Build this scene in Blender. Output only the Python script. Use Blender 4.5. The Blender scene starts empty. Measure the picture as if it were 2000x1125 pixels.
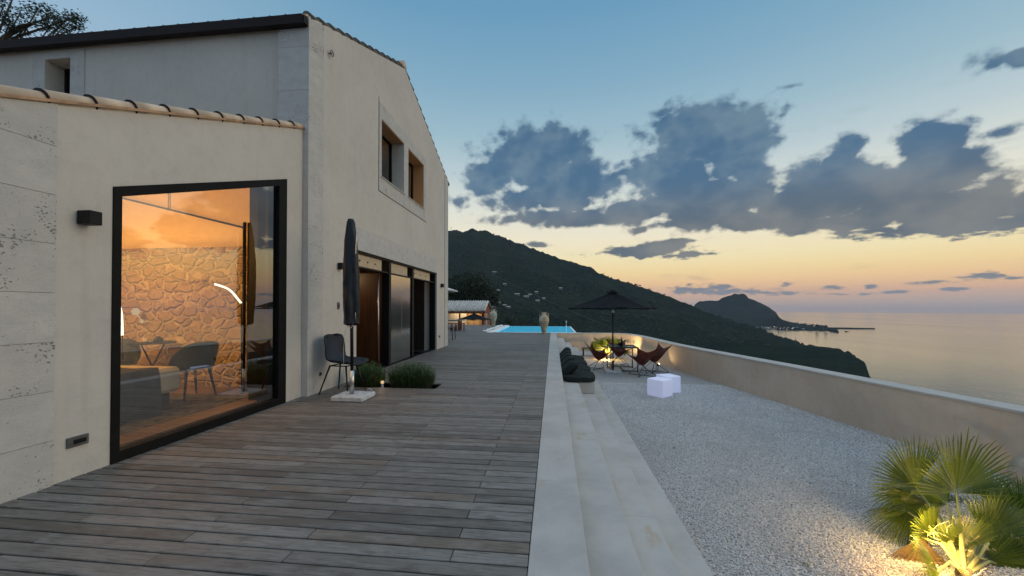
import bpy, bmesh, math, random
import numpy as np
from mathutils import Vector, Matrix, noise
from mathutils.geometry import tessellate_polygon
PI = math.pi
random.seed(7); np.random.seed(7)
SC = bpy.context.scene
COL = SC.collection

# ------------------------------------------------------------------ camera
F, PY, PITCH, YAW, EYE = 740.0, 592.1, .0107, math.atan(80/740.0), 1.25
cd = bpy.data.cameras.new("camera"); cam = bpy.data.objects.new("camera", cd); COL.objects.link(cam)
cd.sensor_width = 36; cd.sensor_fit = 'HORIZONTAL'; cd.lens = F/2000*36
cd.shift_y = (PY-562.5)/2000; cd.clip_start = .05; cd.clip_end = 30000
cam.location = (0, 0, EYE); cam.rotation_euler = (PI/2+PITCH, 0, YAW)
SC.camera = cam

def ray(x, y):
    """direction in the world of a pixel of the 2000 px wide photograph (used to measure places)"""
    a = (x-1000)/F; b = 1.; c = -(y-PY)/F
    b, c = b*math.cos(PITCH)-c*math.sin(PITCH), b*math.sin(PITCH)+c*math.cos(PITCH)
    return Vector((a*math.cos(YAW)-b*math.sin(YAW), a*math.sin(YAW)+b*math.cos(YAW), c))
def oz(x, y, z=0.):
    d = ray(x, y); t = (z-EYE)/d.z; return Vector((d.x*t, d.y*t, z))
def oy(x, y, Y):
    d = ray(x, y); t = Y/d.y; return Vector((d.x*t, Y, EYE+d.z*t))
def azel(x, y):
    d = ray(x, y); return math.atan2(d.x, d.y), math.atan2(d.z, math.hypot(d.x, d.y))

SC.render.engine = 'CYCLES'
SC.cycles.use_denoising = True
SC.cycles.max_bounces = 8; SC.cycles.transparent_max_bounces = 12
SC.cycles.sample_clamp_indirect = 4.0
SC.cycles.caustics_reflective = False; SC.cycles.caustics_refractive = False
SC.view_settings.view_transform = 'Standard'; SC.view_settings.look = 'None'
SC.view_settings.exposure = 0; SC.view_settings.gamma = 1

def srgb(r, g, b):
    f = lambda c: (c/255/12.92) if c <= 10 else ((c/255+.055)/1.055)**2.4
    return (f(r), f(g), f(b), 1)

# ------------------------------------------------------------------ world: dusk sky after sunset, clouds
W = bpy.data.worlds.new("World"); SC.world = W; W.use_nodes = True
nt = W.node_tree; nt.nodes.clear()
class NG:
    def __init__(s, nt): s.nt = nt
    def n(s, t, **k):
        nd = s.nt.nodes.new(t)
        for a, b in k.items(): setattr(nd, a, b)
        return nd
    def set(s, sock, v):
        if isinstance(v, bpy.types.NodeSocket): s.nt.links.new(v, sock)
        elif v is not None: sock.default_value = v
    def m(s, op, a=None, b=None, c=None, clamp=False):
        nd = s.n('ShaderNodeMath', operation=op); nd.use_clamp = clamp
        for i, v in enumerate((a, b, c)): s.set(nd.inputs[i], v)
        return nd.outputs[0]
    def v(s, op, a=None, b=None, c=None):
        nd = s.n('ShaderNodeVectorMath', operation=op)
        for i, v in enumerate((a, b, c)):
            if v is not None: s.set(nd.inputs[i], v)
        return nd.outputs['Value'] if op in ('LENGTH', 'DOT_PRODUCT', 'DISTANCE') else nd.outputs[0]
    def mix(s, f, a, b):
        nd = s.n('ShaderNodeMix', data_type='RGBA'); s.set(nd.inputs[0], f); s.set(nd.inputs[6], a); s.set(nd.inputs[7], b)
        return nd.outputs[2]
    def ramp(s, f, stops, interp='LINEAR'):
        nd = s.n('ShaderNodeValToRGB'); r = nd.color_ramp; r.interpolation = interp
        while len(r.elements) < len(stops): r.elements.new(.5)
        for e, (p, c) in zip(r.elements, stops):
            e.position = p; e.color = c if isinstance(c, tuple) else (c, c, c, 1)
        s.set(nd.inputs[0], f); return nd.outputs[0]
    def noise(s, vec, scale, detail=4, rough=.5, dist=0., col=False, dim='3D'):
        nd = s.n('ShaderNodeTexNoise', noise_dimensions=dim)
        if vec is not None: s.set(nd.inputs['Vector'], vec)
        s.set(nd.inputs['Scale'], scale); s.set(nd.inputs['Detail'], detail); s.set(nd.inputs['Roughness'], rough); s.set(nd.inputs['Distortion'], dist)
        return nd.outputs[1 if col else 0]
    def sstep(s, x, a, b):
        nd = s.n('ShaderNodeMapRange', interpolation_type='SMOOTHSTEP'); s.set(nd.inputs[0], x); s.set(nd.inputs[1], a); s.set(nd.inputs[2], b); return nd.outputs[0]
    def xyz(s, x, y, z):
        nd = s.n('ShaderNodeCombineXYZ'); s.set(nd.inputs[0], x); s.set(nd.inputs[1], y); s.set(nd.inputs[2], z); return nd.outputs[0]
g = NG(nt)
tc = g.n('ShaderNodeTexCoord'); sep = g.n('ShaderNodeSeparateXYZ'); g.set(sep.inputs[0], tc.outputs['Generated'])
dx, dy, dz = sep.outputs
U = g.m('ARCTAN2', dx, dy); V = g.m('ARCSINE', dz)
UV = g.xyz(U, V, 0.)
Vs = g.m('DIVIDE', g.m('ADD', V, .15), 1.1)
sc = lambda stops: [((p+.15)/1.1, srgb(*c)) for p, c in stops]
west = g.ramp(Vs, sc([(-.15, (122, 118, 124)), (0, (166, 152, 150)), (.012, (194, 168, 152)), (.035, (234, 184, 145)), (.06, (250, 206, 150)), (.085, (252, 222, 160)),
                   (.12, (250, 233, 184)), (.18, (243, 234, 208)), (.25, (225, 228, 216)), (.33, (190, 207, 212)),
                   (.42, (158, 189, 203)), (.53, (132, 172, 196)), (.66, (108, 157, 190)), (.9, (80, 132, 174))]))
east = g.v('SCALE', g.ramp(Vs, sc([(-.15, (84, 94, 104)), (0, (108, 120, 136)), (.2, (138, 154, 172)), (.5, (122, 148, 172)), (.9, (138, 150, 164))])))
east.node.inputs['Scale'].default_value = 1.6  # unseen sky behind the camera raised to brighten the foreground
SA = azel(1800, 600)[0]
wd = g.v('DOT_PRODUCT', tc.outputs['Generated'], (math.sin(SA), math.cos(SA), 0.))
zen = g.v('SCALE', east); g.nt.links.new(g.m('MULTIPLY_ADD', g.sstep(V, .75, 1.15), 1.0, 1.), zen.node.inputs['Scale'])  # unseen sky overhead raised further, added light for deck and gravel
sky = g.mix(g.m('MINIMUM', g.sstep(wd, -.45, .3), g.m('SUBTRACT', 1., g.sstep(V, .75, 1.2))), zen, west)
# faint Nishita twilight on top of the measured colours
nis = g.n('ShaderNodeTexSky', sky_type='NISHITA'); nis.sun_disc = False
nis.sun_elevation = math.radians(1.0); nis.sun_rotation = math.radians(82); nis.altitude = 120
sky = g.mix(.12, sky, g.v('SCALE', nis.outputs[0])) if False else sky
ells = [(1050,310,125,70),(960,345,60,42),(1125,355,95,62),(1080,385,130,38),(895,390,26,22),
 (1370,262,140,72),(1310,335,95,85),(1440,300,88,82),(1390,392,160,48),(1240,408,120,26),(1292,212,55,22),(1540,210,32,20),(1540,172,55,13),
 (1830,268,95,52),(1885,320,80,52),(1650,290,42,34),(1610,345,130,44),(1740,360,190,60),(1540,392,100,36),(1860,405,190,42),(1660,432,170,20),(2010,390,90,40),
 (1400,432,190,15),(1130,425,200,20),(1500,424,240,26),(1850,440,220,20),(1720,448,90,10),(1970,255,45,22),
 (1250,490,110,15),(1350,497,85,8),(1340,471,50,7),(1190,492,55,7),(1300,478,60,8),
 (1360,567,80,11),(1330,561,36,12),(1440,569,90,10),(1410,562,22,8),(1530,572,110,8),(1640,575,60,4),(1700,560,14,5),(1860,566,30,4),(1540,555,22,6),(1620,563,34,6),(1822,553,38,6),(1935,540,48,8),(1990,544,40,6),(1750,570,30,4),
 (1930,132,85,34),(1985,118,45,22),(1050,478,30,7),(2300,420,260,60),(2500,330,150,60),(2150,556,60,6)]
warp = g.noise(UV, 9., 3, .55, col=True)
wv = g.v('SCALE', g.v('SUBTRACT', warp, (.5, .5, .5))); wv.node.inputs['Scale'].default_value = .055
P = g.v('ADD', UV, wv)
ws = g.v('SCALE', wv); ws.node.inputs['Scale'].default_value = .22; Plow = g.v('ADD', UV, ws)
D = None
faint = {(1540,172),(1540,210),(1930,132),(1980,120),(895,390),(1292,212),(1970,255)}
for (ex, ey, rx, ry) in ells:
    u0, v0 = azel(ex, ey); ru = abs(azel(ex+rx, ey)[0]-azel(ex-rx, ey)[0])/2; rv = abs(azel(ex, ey+ry)[1]-azel(ex, ey-ry)[1])/2
    q = g.v('MULTIPLY_ADD', Plow if ry < 12 else P, (1/ru, 1/rv, 0), (-u0/ru, -v0/rv, 0))
    c_, k_ = (.62, .55) if ry < 12 else ((.40, .5) if (ex, ey) in faint else (1.10, .97))
    l = g.m('SUBTRACT', c_, g.m('MULTIPLY', g.v('LENGTH', q), k_))
    D = l if D is None else g.m('SMOOTH_MAX', D, l, .06)
f1 = g.noise(g.v('MULTIPLY', UV, (1., 1.5, 1.)), 16., 8, .6)
f2 = g.noise(g.v('MULTIPLY', UV, (1., 1.6, 1.)), 7., 4, .5)
def puff(scale, amp):
    v_ = g.n('ShaderNodeTexVoronoi', feature='SMOOTH_F1'); g.set(v_.inputs['Vector'], g.v('ADD', g.v('MULTIPLY', UV, (1., 1.25, 1.)), ws)); v_.inputs['Scale'].default_value = scale; v_.inputs['Smoothness'].default_value = .35
    return g.m('MULTIPLY', g.m('SUBTRACT', .42, v_.outputs['Distance']), amp)
pf_ = g.m('ADD', puff(15., .50), puff(38., .30))
Dn = g.m('ADD', g.m('ADD', D, pf_), g.m('MULTIPLY', g.m('SUBTRACT', f1, .5), .55))
Dn = g.m('ADD', Dn, g.m('MULTIPLY', g.m('SUBTRACT', f2, .5), .55))
f4 = g.noise(g.v('MULTIPLY', UV, (1., 1.4, 1.)), 55., 5, .62)
Dn = g.m('ADD', Dn, g.m('MULTIPLY', g.m('SUBTRACT', f4, .5), .55))
f5 = g.noise(g.v('MULTIPLY', UV, (1., 3.2, 1.)), 42., 5, .6)
Dn = g.m('ADD', Dn, g.m('MULTIPLY', g.m('MULTIPLY', g.m('SUBTRACT', f5, .53), 1.5), g.m('SUBTRACT', 1., g.sstep(V, .12, .18))))
alpha = g.sstep(Dn, -.08, .30)
band = g.m('MULTIPLY', g.sstep(V, .03, .07), g.m('SUBTRACT', 1., g.sstep(V, .3, .5)))
f3 = g.noise(g.v('MULTIPLY', UV, (1., 3.2, 1.)), 6.5, 7, .58)
wisp = g.m('MULTIPLY', g.m('MULTIPLY', g.sstep(f3, .56, .74), band), .45)
body = g.mix(g.sstep(g.m('SUBTRACT', g.m('MULTIPLY_ADD', f1, .35, g.m('MULTIPLY', f2, .6)), g.m('MULTIPLY', pf_, .35)), .38, .68), srgb(70, 106, 138), srgb(106, 132, 152))
low = g.mix(g.sstep(f2, .36, .66), srgb(88, 102, 116), srgb(124, 127, 129))
far = srgb(132, 134, 142)
cc = g.mix(g.sstep(V, .17, .32), low, body)
cc = g.mix(g.sstep(V, .02, .10), far, cc)
edge = g.m('SUBTRACT', 1., g.sstep(Dn, .05, .34))
cc = g.mix(g.m('MULTIPLY', edge, .35), cc, sky)
A = g.m('MAXIMUM', g.m('MULTIPLY', alpha, .97), wisp)
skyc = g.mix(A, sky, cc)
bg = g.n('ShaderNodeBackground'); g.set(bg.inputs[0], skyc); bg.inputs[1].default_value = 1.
bg2 = g.n('ShaderNodeBackground'); g.set(bg2.inputs[0], nis.outputs[0]); bg2.inputs[1].default_value = .004
ad = g.n('ShaderNodeAddShader'); g.set(ad.inputs[0], bg.outputs[0]); g.set(ad.inputs[1], bg2.outputs[0])
out = g.n('ShaderNodeOutputWorld'); g.set(out.inputs[0], ad.outputs[0])
W.cycles.sampling_method = 'MANUAL'; W.cycles.sample_map_resolution = 512

# ------------------------------------------------------------------ sun: the afterglow, very soft
sl = bpy.data.lights.new("sun", 'SUN'); sl.energy = .72; sl.angle = math.radians(34); sl.color = (1, .80, .58)
so = bpy.data.objects.new("sun", sl); COL.objects.link(so)
SB = math.radians(82); sd = Vector((math.sin(SB)*math.cos(.38), math.cos(SB)*math.cos(.38), math.sin(.38)))
so.rotation_euler = sd.to_track_quat('Z', 'Y').to_euler(); so.location = (0, 0, 30)

# ------------------------------------------------------------------ materials
def newmat(name):
    m = bpy.data.materials.new(name); m.use_nodes = True
    m.node_tree.nodes.clear(); g = NG(m.node_tree)
    o = g.n('ShaderNodeOutputMaterial'); b = g.n('ShaderNodeBsdfPrincipled'); g.set(o.inputs[0], b.outputs[0])
    return m, g, b, o
def coords(g, kind='Object'):
    return g.n('ShaderNodeTexCoord').outputs[kind] if kind != 'Pos' else g.n('ShaderNodeNewGeometry').outputs['Position']
def bump(g, b, h, strength, dist=.01):
    nd = g.n('ShaderNodeBump'); nd.inputs['Strength'].default_value = strength; nd.inputs['Distance'].default_value = dist
    g.set(nd.inputs['Height'], h); g.set(b.inputs['Normal'], nd.outputs[0]); return nd
def simple(name, col, rough=.6, metal=0., var=.25, scale=8., bmp=.15, bscale=60., spec=.5, emit=None, es=0., coat=0.):
    m, g, b, o = newmat(name); P = coords(g, 'Pos')
    n = g.noise(P, scale, 5, .6)
    c2 = tuple(c*(1-var) for c in col[:3])+(1,); c3 = tuple(min(1, c*(1+var)) for c in col[:3])+(1,)
    g.set(b.inputs['Base Color'], g.mix(g.sstep(n, .3, .7), c2, c3))
    b.inputs['Roughness'].default_value = rough; b.inputs['Metallic'].default_value = metal
    b.inputs['Specular IOR Level'].default_value = spec; b.inputs['Coat Weight'].default_value = coat
    if bmp: bump(g, b, g.noise(P, bscale, 3, .6), bmp)
    if emit: b.inputs['Emission Color'].default_value = emit; b.inputs['Emission Strength'].default_value = es
    return m
def plaster(name, c1, c2, stain=None):
    m, g, b, o = newmat(name); P = coords(g, 'Pos')
    big = g.noise(P, .9, 5, .62); fine = g.noise(P, 42., 4, .7); mid = g.noise(P, 9., 5, .65)
    c = g.mix(g.sstep(big, .3, .7), c1, c2)
    if stain:
        st = g.noise(g.v('MULTIPLY', P, (1., 1., .55)), 2.3, 6, .66)
        c = g.mix(g.m('MULTIPLY', g.sstep(st, .52, .72), .6), c, stain)
    c = g.mix(g.m('MULTIPLY', g.sstep(mid, .45, .75), .18), c, (c1[0]*.6, c1[1]*.58, c1[2]*.55, 1))
    dr = g.noise(g.v('MULTIPLY', P, (7., 7., .35)), 1.3, 5, .6)
    c = g.mix(g.m('MULTIPLY', g.sstep(dr, .54, .74), .16), c, (c1[0]*.62, c1[1]*.6, c1[2]*.56, 1))
    g.set(b.inputs['Base Color'], c); b.inputs['Roughness'].default_value = .92; b.inputs['Specular IOR Level'].default_value = .2
    bump(g, b, g.m('ADD', fine, g.m('MULTIPLY', mid, 1.2)), .45, .006); return m
def travertine(name):
    m, g, b, o = newmat(name); P = coords(g, 'Pos')
    at = g.n('ShaderNodeAttribute', attribute_name='tint').outputs['Fac']
    v = g.n('ShaderNodeTexVoronoi'); g.set(v.inputs['Vector'], g.v('ADD', g.v('MULTIPLY', P, (1., 1., 1.5)), g.v('MULTIPLY', g.noise(P, 14, 3, col=True), (.09, .09, .09)))); v.inputs['Scale'].default_value = 38.
    cl = g.noise(P, 3.2, 4, .6)
    thr = g.m('MULTIPLY', g.m('ADD', g.sstep(cl, .40, .66), .12), g.m('MULTIPLY_ADD', at, .44, .04))
    pit = g.m('SUBTRACT', 1., g.sstep(g.m('SUBTRACT', v.outputs['Distance'], thr), 0., .05))
    base = g.mix(g.sstep(g.noise(g.v('MULTIPLY', P, (1., 1., 1.6)), 5., 6, .65), .3, .72), (.47, .465, .445, 1), (.56, .545, .515, 1))
    base = g.mix(g.m('MULTIPLY', at, .28), base, (.40, .38, .35, 1))
    g.set(b.inputs['Base Color'], g.mix(g.m('MULTIPLY', pit, .75), base, (.13, .12, .115, 1)))
    b.inputs['Roughness'].default_value = .85; b.inputs['Specular IOR Level'].default_value = .25
    bump(g, b, g.m('ADD', g.m('MULTIPLY', pit, -3.), g.noise(P, 70, 3, .6)), .5, .008); return m
M = {}
M['plaster'] = plaster('house_plaster', (.53, .50, .455, 1), (.585, .555, .505, 1))
M['garden_plaster'] = plaster('garden_wall_plaster', (.50, .42, .335, 1), (.60, .51, .415, 1), (.57, .385, .25, 1))
M['travertine'] = travertine('travertine')
M['stone'] = None
def limestone():
    m, g, b, o = newmat('limestone_steps'); P = coords(g, 'Pos'); at = g.n('ShaderNodeAttribute', attribute_name='tint').outputs['Fac']
    n1 = g.noise(P, 2.2, 6, .62); n2 = g.noise(P, 16, 5, .65); n3 = g.noise(g.v('MULTIPLY', P, (1.6, .8, 1.)), 3.1, 4, .6)
    c = g.mix(g.sstep(n1, .3, .7), (.37, .36, .335, 1), (.47, .455, .42, 1))
    c = g.mix(g.m('MULTIPLY', at, .35), c, (.54, .50, .44, 1))
    c = g.mix(g.m('MULTIPLY', g.sstep(n3, .6, .72), .55), c, (.42, .31, .21, 1))
    c = g.mix(g.m('MULTIPLY', g.sstep(n2, .62, .74), .4), c, (.27, .25, .23, 1))
    g.set(b.inputs['Base Color'], c); b.inputs['Roughness'].default_value = .75; b.inputs['Specular IOR Level'].default_value = .3
    bump(g, b, g.noise(P, 55, 4, .65), .22, .005); return m
M['stone'] = limestone()
def deckwood():
    m, g, b, o = newmat('weathered_deck_wood'); P = coords(g, 'Pos'); at = g.n('ShaderNodeAttribute', attribute_name='tint').outputs['Fac']
    off = g.xyz(g.m('MULTIPLY', at, 37.), g.m('MULTIPLY', at, 11.), 0.)
    Q = g.v('ADD', P, off)
    gr = g.noise(g.v('MULTIPLY', Q, (1.6, 38., 1.)), 3.2, 6, .65, .3); bl = g.noise(g.v('MULTIPLY', Q, (1., 3.2, 1.)), 2.6, 5, .62); big = g.noise(P, .45, 3, .5)
    kn = g.n('ShaderNodeTexVoronoi'); g.set(kn.inputs['Vector'], g.v('MULTIPLY', Q, (1., 2.4, 1.))); kn.inputs['Scale'].default_value = 2.1
    c = g.ramp(at, [(0, (.105, .093, .080, 1)), (.3, (.155, .140, .124, 1)), (.55, (.19, .176, .158, 1)), (.8, (.235, .22, .20, 1)), (1, (.18, .14, .105, 1))])
    c = g.mix(g.m('MULTIPLY', g.sstep(bl, .42, .68), .6), c, (.24, .235, .22, 1))
    c = g.mix(g.m('MULTIPLY', g.sstep(gr, .45, .68), .7), c, (.055, .046, .038, 1))
    c = g.mix(g.m('MULTIPLY', g.sstep(big, .5, .68), .25), c, (.24, .17, .12, 1))
    gg = g.noise(g.v('MULTIPLY', Q, (1., 2.2, 1.)), 7., 6, .7)
    c = g.mix(g.m('MULTIPLY', g.sstep(gg, .47, .68), .55), c, (.085, .075, .062, 1))
    c = g.mix(g.m('SUBTRACT', .8, g.sstep(kn.outputs['Distance'], .02, .075), clamp=True), c, (.04, .032, .028, 1))
    g.set(b.inputs['Base Color'], c); g.set(b.inputs['Roughness'], g.m('MULTIPLY_ADD', bl, .3, .42)); b.inputs['Specular IOR Level'].default_value = .32
    bump(g, b, gr, .5, .004); return m
M['deck'] = deckwood()
def gravelmat(name='gravel', stones=False):
    m, g, b, o = newmat(name); P = coords(g, 'Pos')
    if stones:
        at = g.n('ShaderNodeAttribute', attribute_name='tint').outputs['Fac']
        c = g.ramp(at, [(0, (.36, .355, .345, 1)), (.2, (.55, .545, .53, 1)), (.7, (.68, .675, .66, 1)), (1, (.80, .79, .775, 1))])
    else:
        v = g.n('ShaderNodeTexVoronoi'); g.set(v.inputs['Vector'], P); v.inputs['Scale'].default_value = 55.
        c = g.mix(g.noise(v.outputs['Color'], 3.), (.40, .395, .385, 1), (.74, .73, .71, 1))
        c = g.mix(g.sstep(v.outputs['Distance'], .4, .8), c, (.2, .198, .19, 1))
        bump(g, b, g.m('SUBTRACT', 1., v.outputs['Distance']), 1., .015)
    n = g.noise(P, 1.1, 4, .6)
    c = g.mix(g.m('MULTIPLY', g.sstep(n, .42, .7), .3), c, (.36, .35, .34, 1))
    g.set(b.inputs['Base Color'], c); b.inputs['Roughness'].default_value = .9; b.inputs['Specular IOR Level'].default_value = .2; return m
M['gravel'] = gravelmat(); M['pebble'] = gravelmat('gravel_stone', True)
def foliage(name, dark, light, scale=2., trans=.25, rough=.5):
    m, g, b, o = newmat(name); P = coords(g, 'Pos')
    at = g.n('ShaderNodeAttribute', attribute_name='tint').outputs['Fac']
    c = g.mix(at, dark, light); c = g.mix(g.m('MULTIPLY', g.sstep(g.noise(P, scale, 4), .35, .7), .5), c, dark)
    g.set(b.inputs['Base Color'], c); b.inputs['Roughness'].default_value = rough
    tr = g.n('ShaderNodeBsdfTranslucent'); g.set(tr.inputs[0], c)
    mx = g.n('ShaderNodeMixShader'); mx.inputs[0].default_value = trans; g.set(mx.inputs[1], b.outputs[0]); g.set(mx.inputs[2], tr.outputs[0]); g.set(o.inputs[0], mx.outputs[0]); return m
M['palm'] = foliage('palm_leaf', (.08, .125, .014, 1), (.24, .29, .035, 1), 6., .5, .38)
M['palm_dry'] = foliage('dry_palm_leaf', (.10, .055, .02, 1), (.22, .15, .06, 1), 6., .2, .7)
M['petiole'] = simple('palm_petiole', (.30, .30, .10, 1), .5)
M['fibre'] = simple('palm_fibre', (.5, .4, .26, 1), .9)
M['rosemary'] = foliage('rosemary', (.03, .06, .02, 1), (.10, .18, .05, 1))
M['tree'] = foliage('tree_leaf', (.010, .020, .010, 1), (.035, .055, .022, 1), 1.)
M['bark'] = simple('bark', (.09, .07, .055, 1), .95, bmp=.6, bscale=20)
M['scrub'] = foliage('scrub', (.009, .015, .011, 1), (.028, .038, .022, 1), .05, .1, .9)
M['dark_metal'] = simple('dark_aluminium', (.008, .008, .008, 1), .6, 0., .2, spec=.12)
M['gutter'] = simple('brown_gutter', (.016, .011, .011, 1), .6, 0., .15, 2., spec=.2)
M['steel'] = simple('brushed_steel', (.55, .54, .52, 1), .3, 1., .1)
M['black'] = simple('black_paint', (.009, .009, .010, 1), .5, spec=.2)
M['black_rod'] = simple('black_steel_rod', (.015, .013, .012, 1), .4, .5)
M['grey_box'] = simple('grey_fitting', (.12, .125, .13, 1), .45, .5)
M['panel'] = simple('polished_metal_panel', (.42, .40, .37, 1), .13, 1., .05, bmp=0)
M['marble'] = simple('pale_stone_slab', (.5, .52, .53, 1), .6, var=.2, scale=14)
M['canvas'] = simple('black_canvas', (.010, .0115, .0135, 1), .9, spec=.12, bmp=.3, bscale=25)
M['cover'] = simple('navy_parasol_cover', (.007, .011, .018, 1), .4, var=.4, scale=9, spec=.28, bmp=.9, bscale=7)
M['white_canvas'] = simple('white_canvas', (.6, .6, .58, 1), .8)
M['shell'] = simple('dark_blue_velvet', (.018, .024, .036, 1), .65, spec=.3, var=.35, scale=5, bmp=.2)
M['green_velvet'] = simple('green_velvet', (.055, .068, .05, 1), .75, var=.2)
M['cushion'] = simple('dark_green_outdoor_fabric', (.013, .018, .0175, 1), .85, spec=.2, var=.3, scale=6, bmp=.25, bscale=90)
M['leather'] = simple('oxblood_leather', (.11, .024, .014, 1), .55, spec=.3, var=.35, scale=7, bmp=.3, bscale=20)
M['tile'] = simple('clay_roof_tile', (.56, .44, .32, 1), .85, var=.22, scale=5, bmp=.3, bscale=30)
M['tile_dark'] = simple('dark_roof_tile', (.09, .08, .07, 1), .9, var=.3)  # darker tone than the clay tiles
M['mortar'] = simple('tile_mortar', (.40, .25, .15, 1), .95)
M['tile_pale'] = simple('pale_roof_tile', (.5, .47, .43, 1), .85, var=.25, scale=3)
M['redwood'] = simple('red_timber', (.20, .065, .03, 1), .7)
M['brown_wood'] = None
M['cube'] = simple('glowing_plastic', (.70, .72, .86, 1), .45, var=.02, emit=(.6, .66, 1, 1), es=.22, bmp=0)
M['glassware'] = None
def wood(name, c1, c2, rough=.45, vert=True):
    m, g, b, o = newmat(name); P = coords(g, 'Pos')
    n = g.noise(g.v('MULTIPLY', P, (14., 14., .7) if vert else (.7, 14., 14.)), 2., 6, .6, .4)
    g.set(b.inputs['Base Color'], g.mix(g.sstep(n, .32, .7), c1, c2)); b.inputs['Roughness'].default_value = rough
    bump(g, b, n, .2, .004); return m
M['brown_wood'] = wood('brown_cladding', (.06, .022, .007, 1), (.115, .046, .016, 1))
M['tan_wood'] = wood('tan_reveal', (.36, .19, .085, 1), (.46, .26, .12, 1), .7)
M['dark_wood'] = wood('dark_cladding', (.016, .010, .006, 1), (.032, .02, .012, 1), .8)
M['fascia'] = simple('beige_box_fascia', (.50, .40, .27, 1), .7, var=.1)
M['parquet'] = wood('room_floor', (.20, .13, .07, 1), (.33, .22, .13, 1), .35, False)
M['rug'] = simple('patterned_rug', (.14, .13, .10, 1), .95, var=.6, scale=9, bmp=.3)
M['ceiling'] = simple('room_plaster', (.66, .49, .24, 1), .9, var=.04)
M['linen'] = simple('linen', (.62, .55, .42, 1), .9, var=.08)
M['throw'] = simple('grey_blanket', (.05, .052, .055, 1), .95, var=.2)
M['china'] = simple('white_china', (.8, .76, .68, 1), .25, var=.03)
def thin_glass(name, ior=1.75, tint=(.93, .95, .94, 1)):
    m, g, b, o = newmat(name)
    ge = g.n('ShaderNodeNewGeometry'); f0 = ((ior-1)/(ior+1))**2
    cs = g.m('ABSOLUTE', g.v('DOT_PRODUCT', ge.outputs['Incoming'], ge.outputs['Normal']))
    fr = g.m('MULTIPLY_ADD', g.m('POWER', g.m('SUBTRACT', 1., cs), 5.), 1-f0, f0)
    t = g.n('ShaderNodeBsdfTransparent'); t.inputs[0].default_value = tint
    gl = g.n('ShaderNodeBsdfGlossy'); gl.inputs['Roughness'].default_value = 0.0
    mx = g.n('ShaderNodeMixShader'); g.set(mx.inputs[0], fr); g.set(mx.inputs[1], t.outputs[0]); g.set(mx.inputs[2], gl.outputs[0])
    g.set(o.inputs[0], mx.outputs[0]); return m
M['glass'] = thin_glass('window_glass', 3.5, (.84, .86, .85, 1)); M['glassware'] = thin_glass('wine_glass', 1.5, (.85, .88, .88, 1))
def lamp_mat(name, col, s):
    m, g, b, o = newmat(name); e = g.n('ShaderNodeEmission'); e.inputs[0].default_value = col; e.inputs[1].default_value = s
    g.set(o.inputs[0], e.outputs[0]); return m
M['led'] = lamp_mat('warm_led', (1, .86, .62, 1), 3.); M['lens'] = lamp_mat('spotlight_lens', (1, .8, .5, 1), 6.); M['pendant'] = lamp_mat('lit_shade', (1, .68, .36, 1), .75)
M['litpanel'] = lamp_mat('window_light_glow', (1, .58, .24, 1), 1.0)
M['white_led'] = lamp_mat('town_light', (1, .8, .55, 1), 2.5)
def stonewall():
    m, g, b, o = newmat('rubble_stone'); P = coords(g, 'Pos')
    Q = g.v('ADD', g.v('MULTIPLY', P, (1., 1., 1.6)), g.v('MULTIPLY', g.noise(P, 4., 4, col=True), (.22, .22, .22)))
    v = g.n('ShaderNodeTexVoronoi', feature='DISTANCE_TO_EDGE'); v2 = g.n('ShaderNodeTexVoronoi')
    for q in (v, v2): g.set(q.inputs['Vector'], Q); q.inputs['Scale'].default_value = 4.3
    e = g.sstep(v.outputs['Distance'], .01, .16)
    c = g.mix(g.noise(v2.outputs['Color'], 2.), (.26, .17, .10, 1), (.62, .48, .33, 1))
    c = g.mix(g.m('MULTIPLY', g.noise(P, 12, 5), .6), c, (.42, .28, .17, 1))
    g.set(b.inputs['Base Color'], g.mix(e, (.60, .47, .32, 1), c)); b.inputs['Roughness'].default_value = .95
    bump(g, b, g.m('ADD', e, g.m('MULTIPLY', g.noise(P, 15, 5, .65), .9)), 1., .05); return m
M['rubble'] = stonewall()
def seamat():
    m, g, b, o = newmat('sea_water'); P = coords(g, 'Pos')
    b.inputs['Base Color'].default_value = (.05, .085, .09, 1); b.inputs['IOR'].default_value = 2.8
    pt = g.noise(g.v('MULTIPLY', P, (1., .25, 1.)), .0022, 5, .6)
    g.set(b.inputs['Roughness'], g.m('MULTIPLY_ADD', pt, .22, .0))
    w1 = g.noise(g.v('MULTIPLY', P, (1., .6, 1.)), .05, 5, .62); w2 = g.noise(P, .35, 4, .6)
    bump(g, b, g.m('ADD', g.m('MULTIPLY', w1, 3.0), g.m('MULTIPLY', w2, .9)), .13, 1.0); return m
M['sea'] = seamat()
def terrainmat(name, cs, rock=None):
    m, g, b, o = newmat(name); P = coords(g, 'Pos')
    n1 = g.noise(P, .006, 6, .62); n2 = g.noise(P, .045, 5, .7); n3 = g.noise(P, .25, 3, .7)
    c = g.mix(g.sstep(n1, .38, .62), cs[0], cs[1]); c = g.mix(g.sstep(n2, .42, .66), c, cs[2])
    c = g.mix(g.m('MULTIPLY', g.sstep(n3, .5, .7), .6), c, cs[0])
    c = g.mix(g.m('MULTIPLY', g.sstep(n2, .68, .74), .6), c, cs[3])
    g.set(b.inputs['Base Color'], c); b.inputs['Roughness'].default_value = 1.; b.inputs['Specular IOR Level'].default_value = 0.
    bump(g, b, g.m('ADD', g.m('MULTIPLY', n2, 12.), g.m('MULTIPLY', n3, 3.)), .8, 1.); return m
M['hill'] = terrainmat('hillside', ((.011, .019, .015, 1), (.024, .031, .021, 1), (.016, .027, .017, 1), (.07, .066, .052, 1)))
M['head'] = terrainmat('headland_rock', ((.022, .026, .026, 1), (.036, .038, .034, 1), (.022, .028, .022, 1), (.06, .056, .05, 1)))
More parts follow.
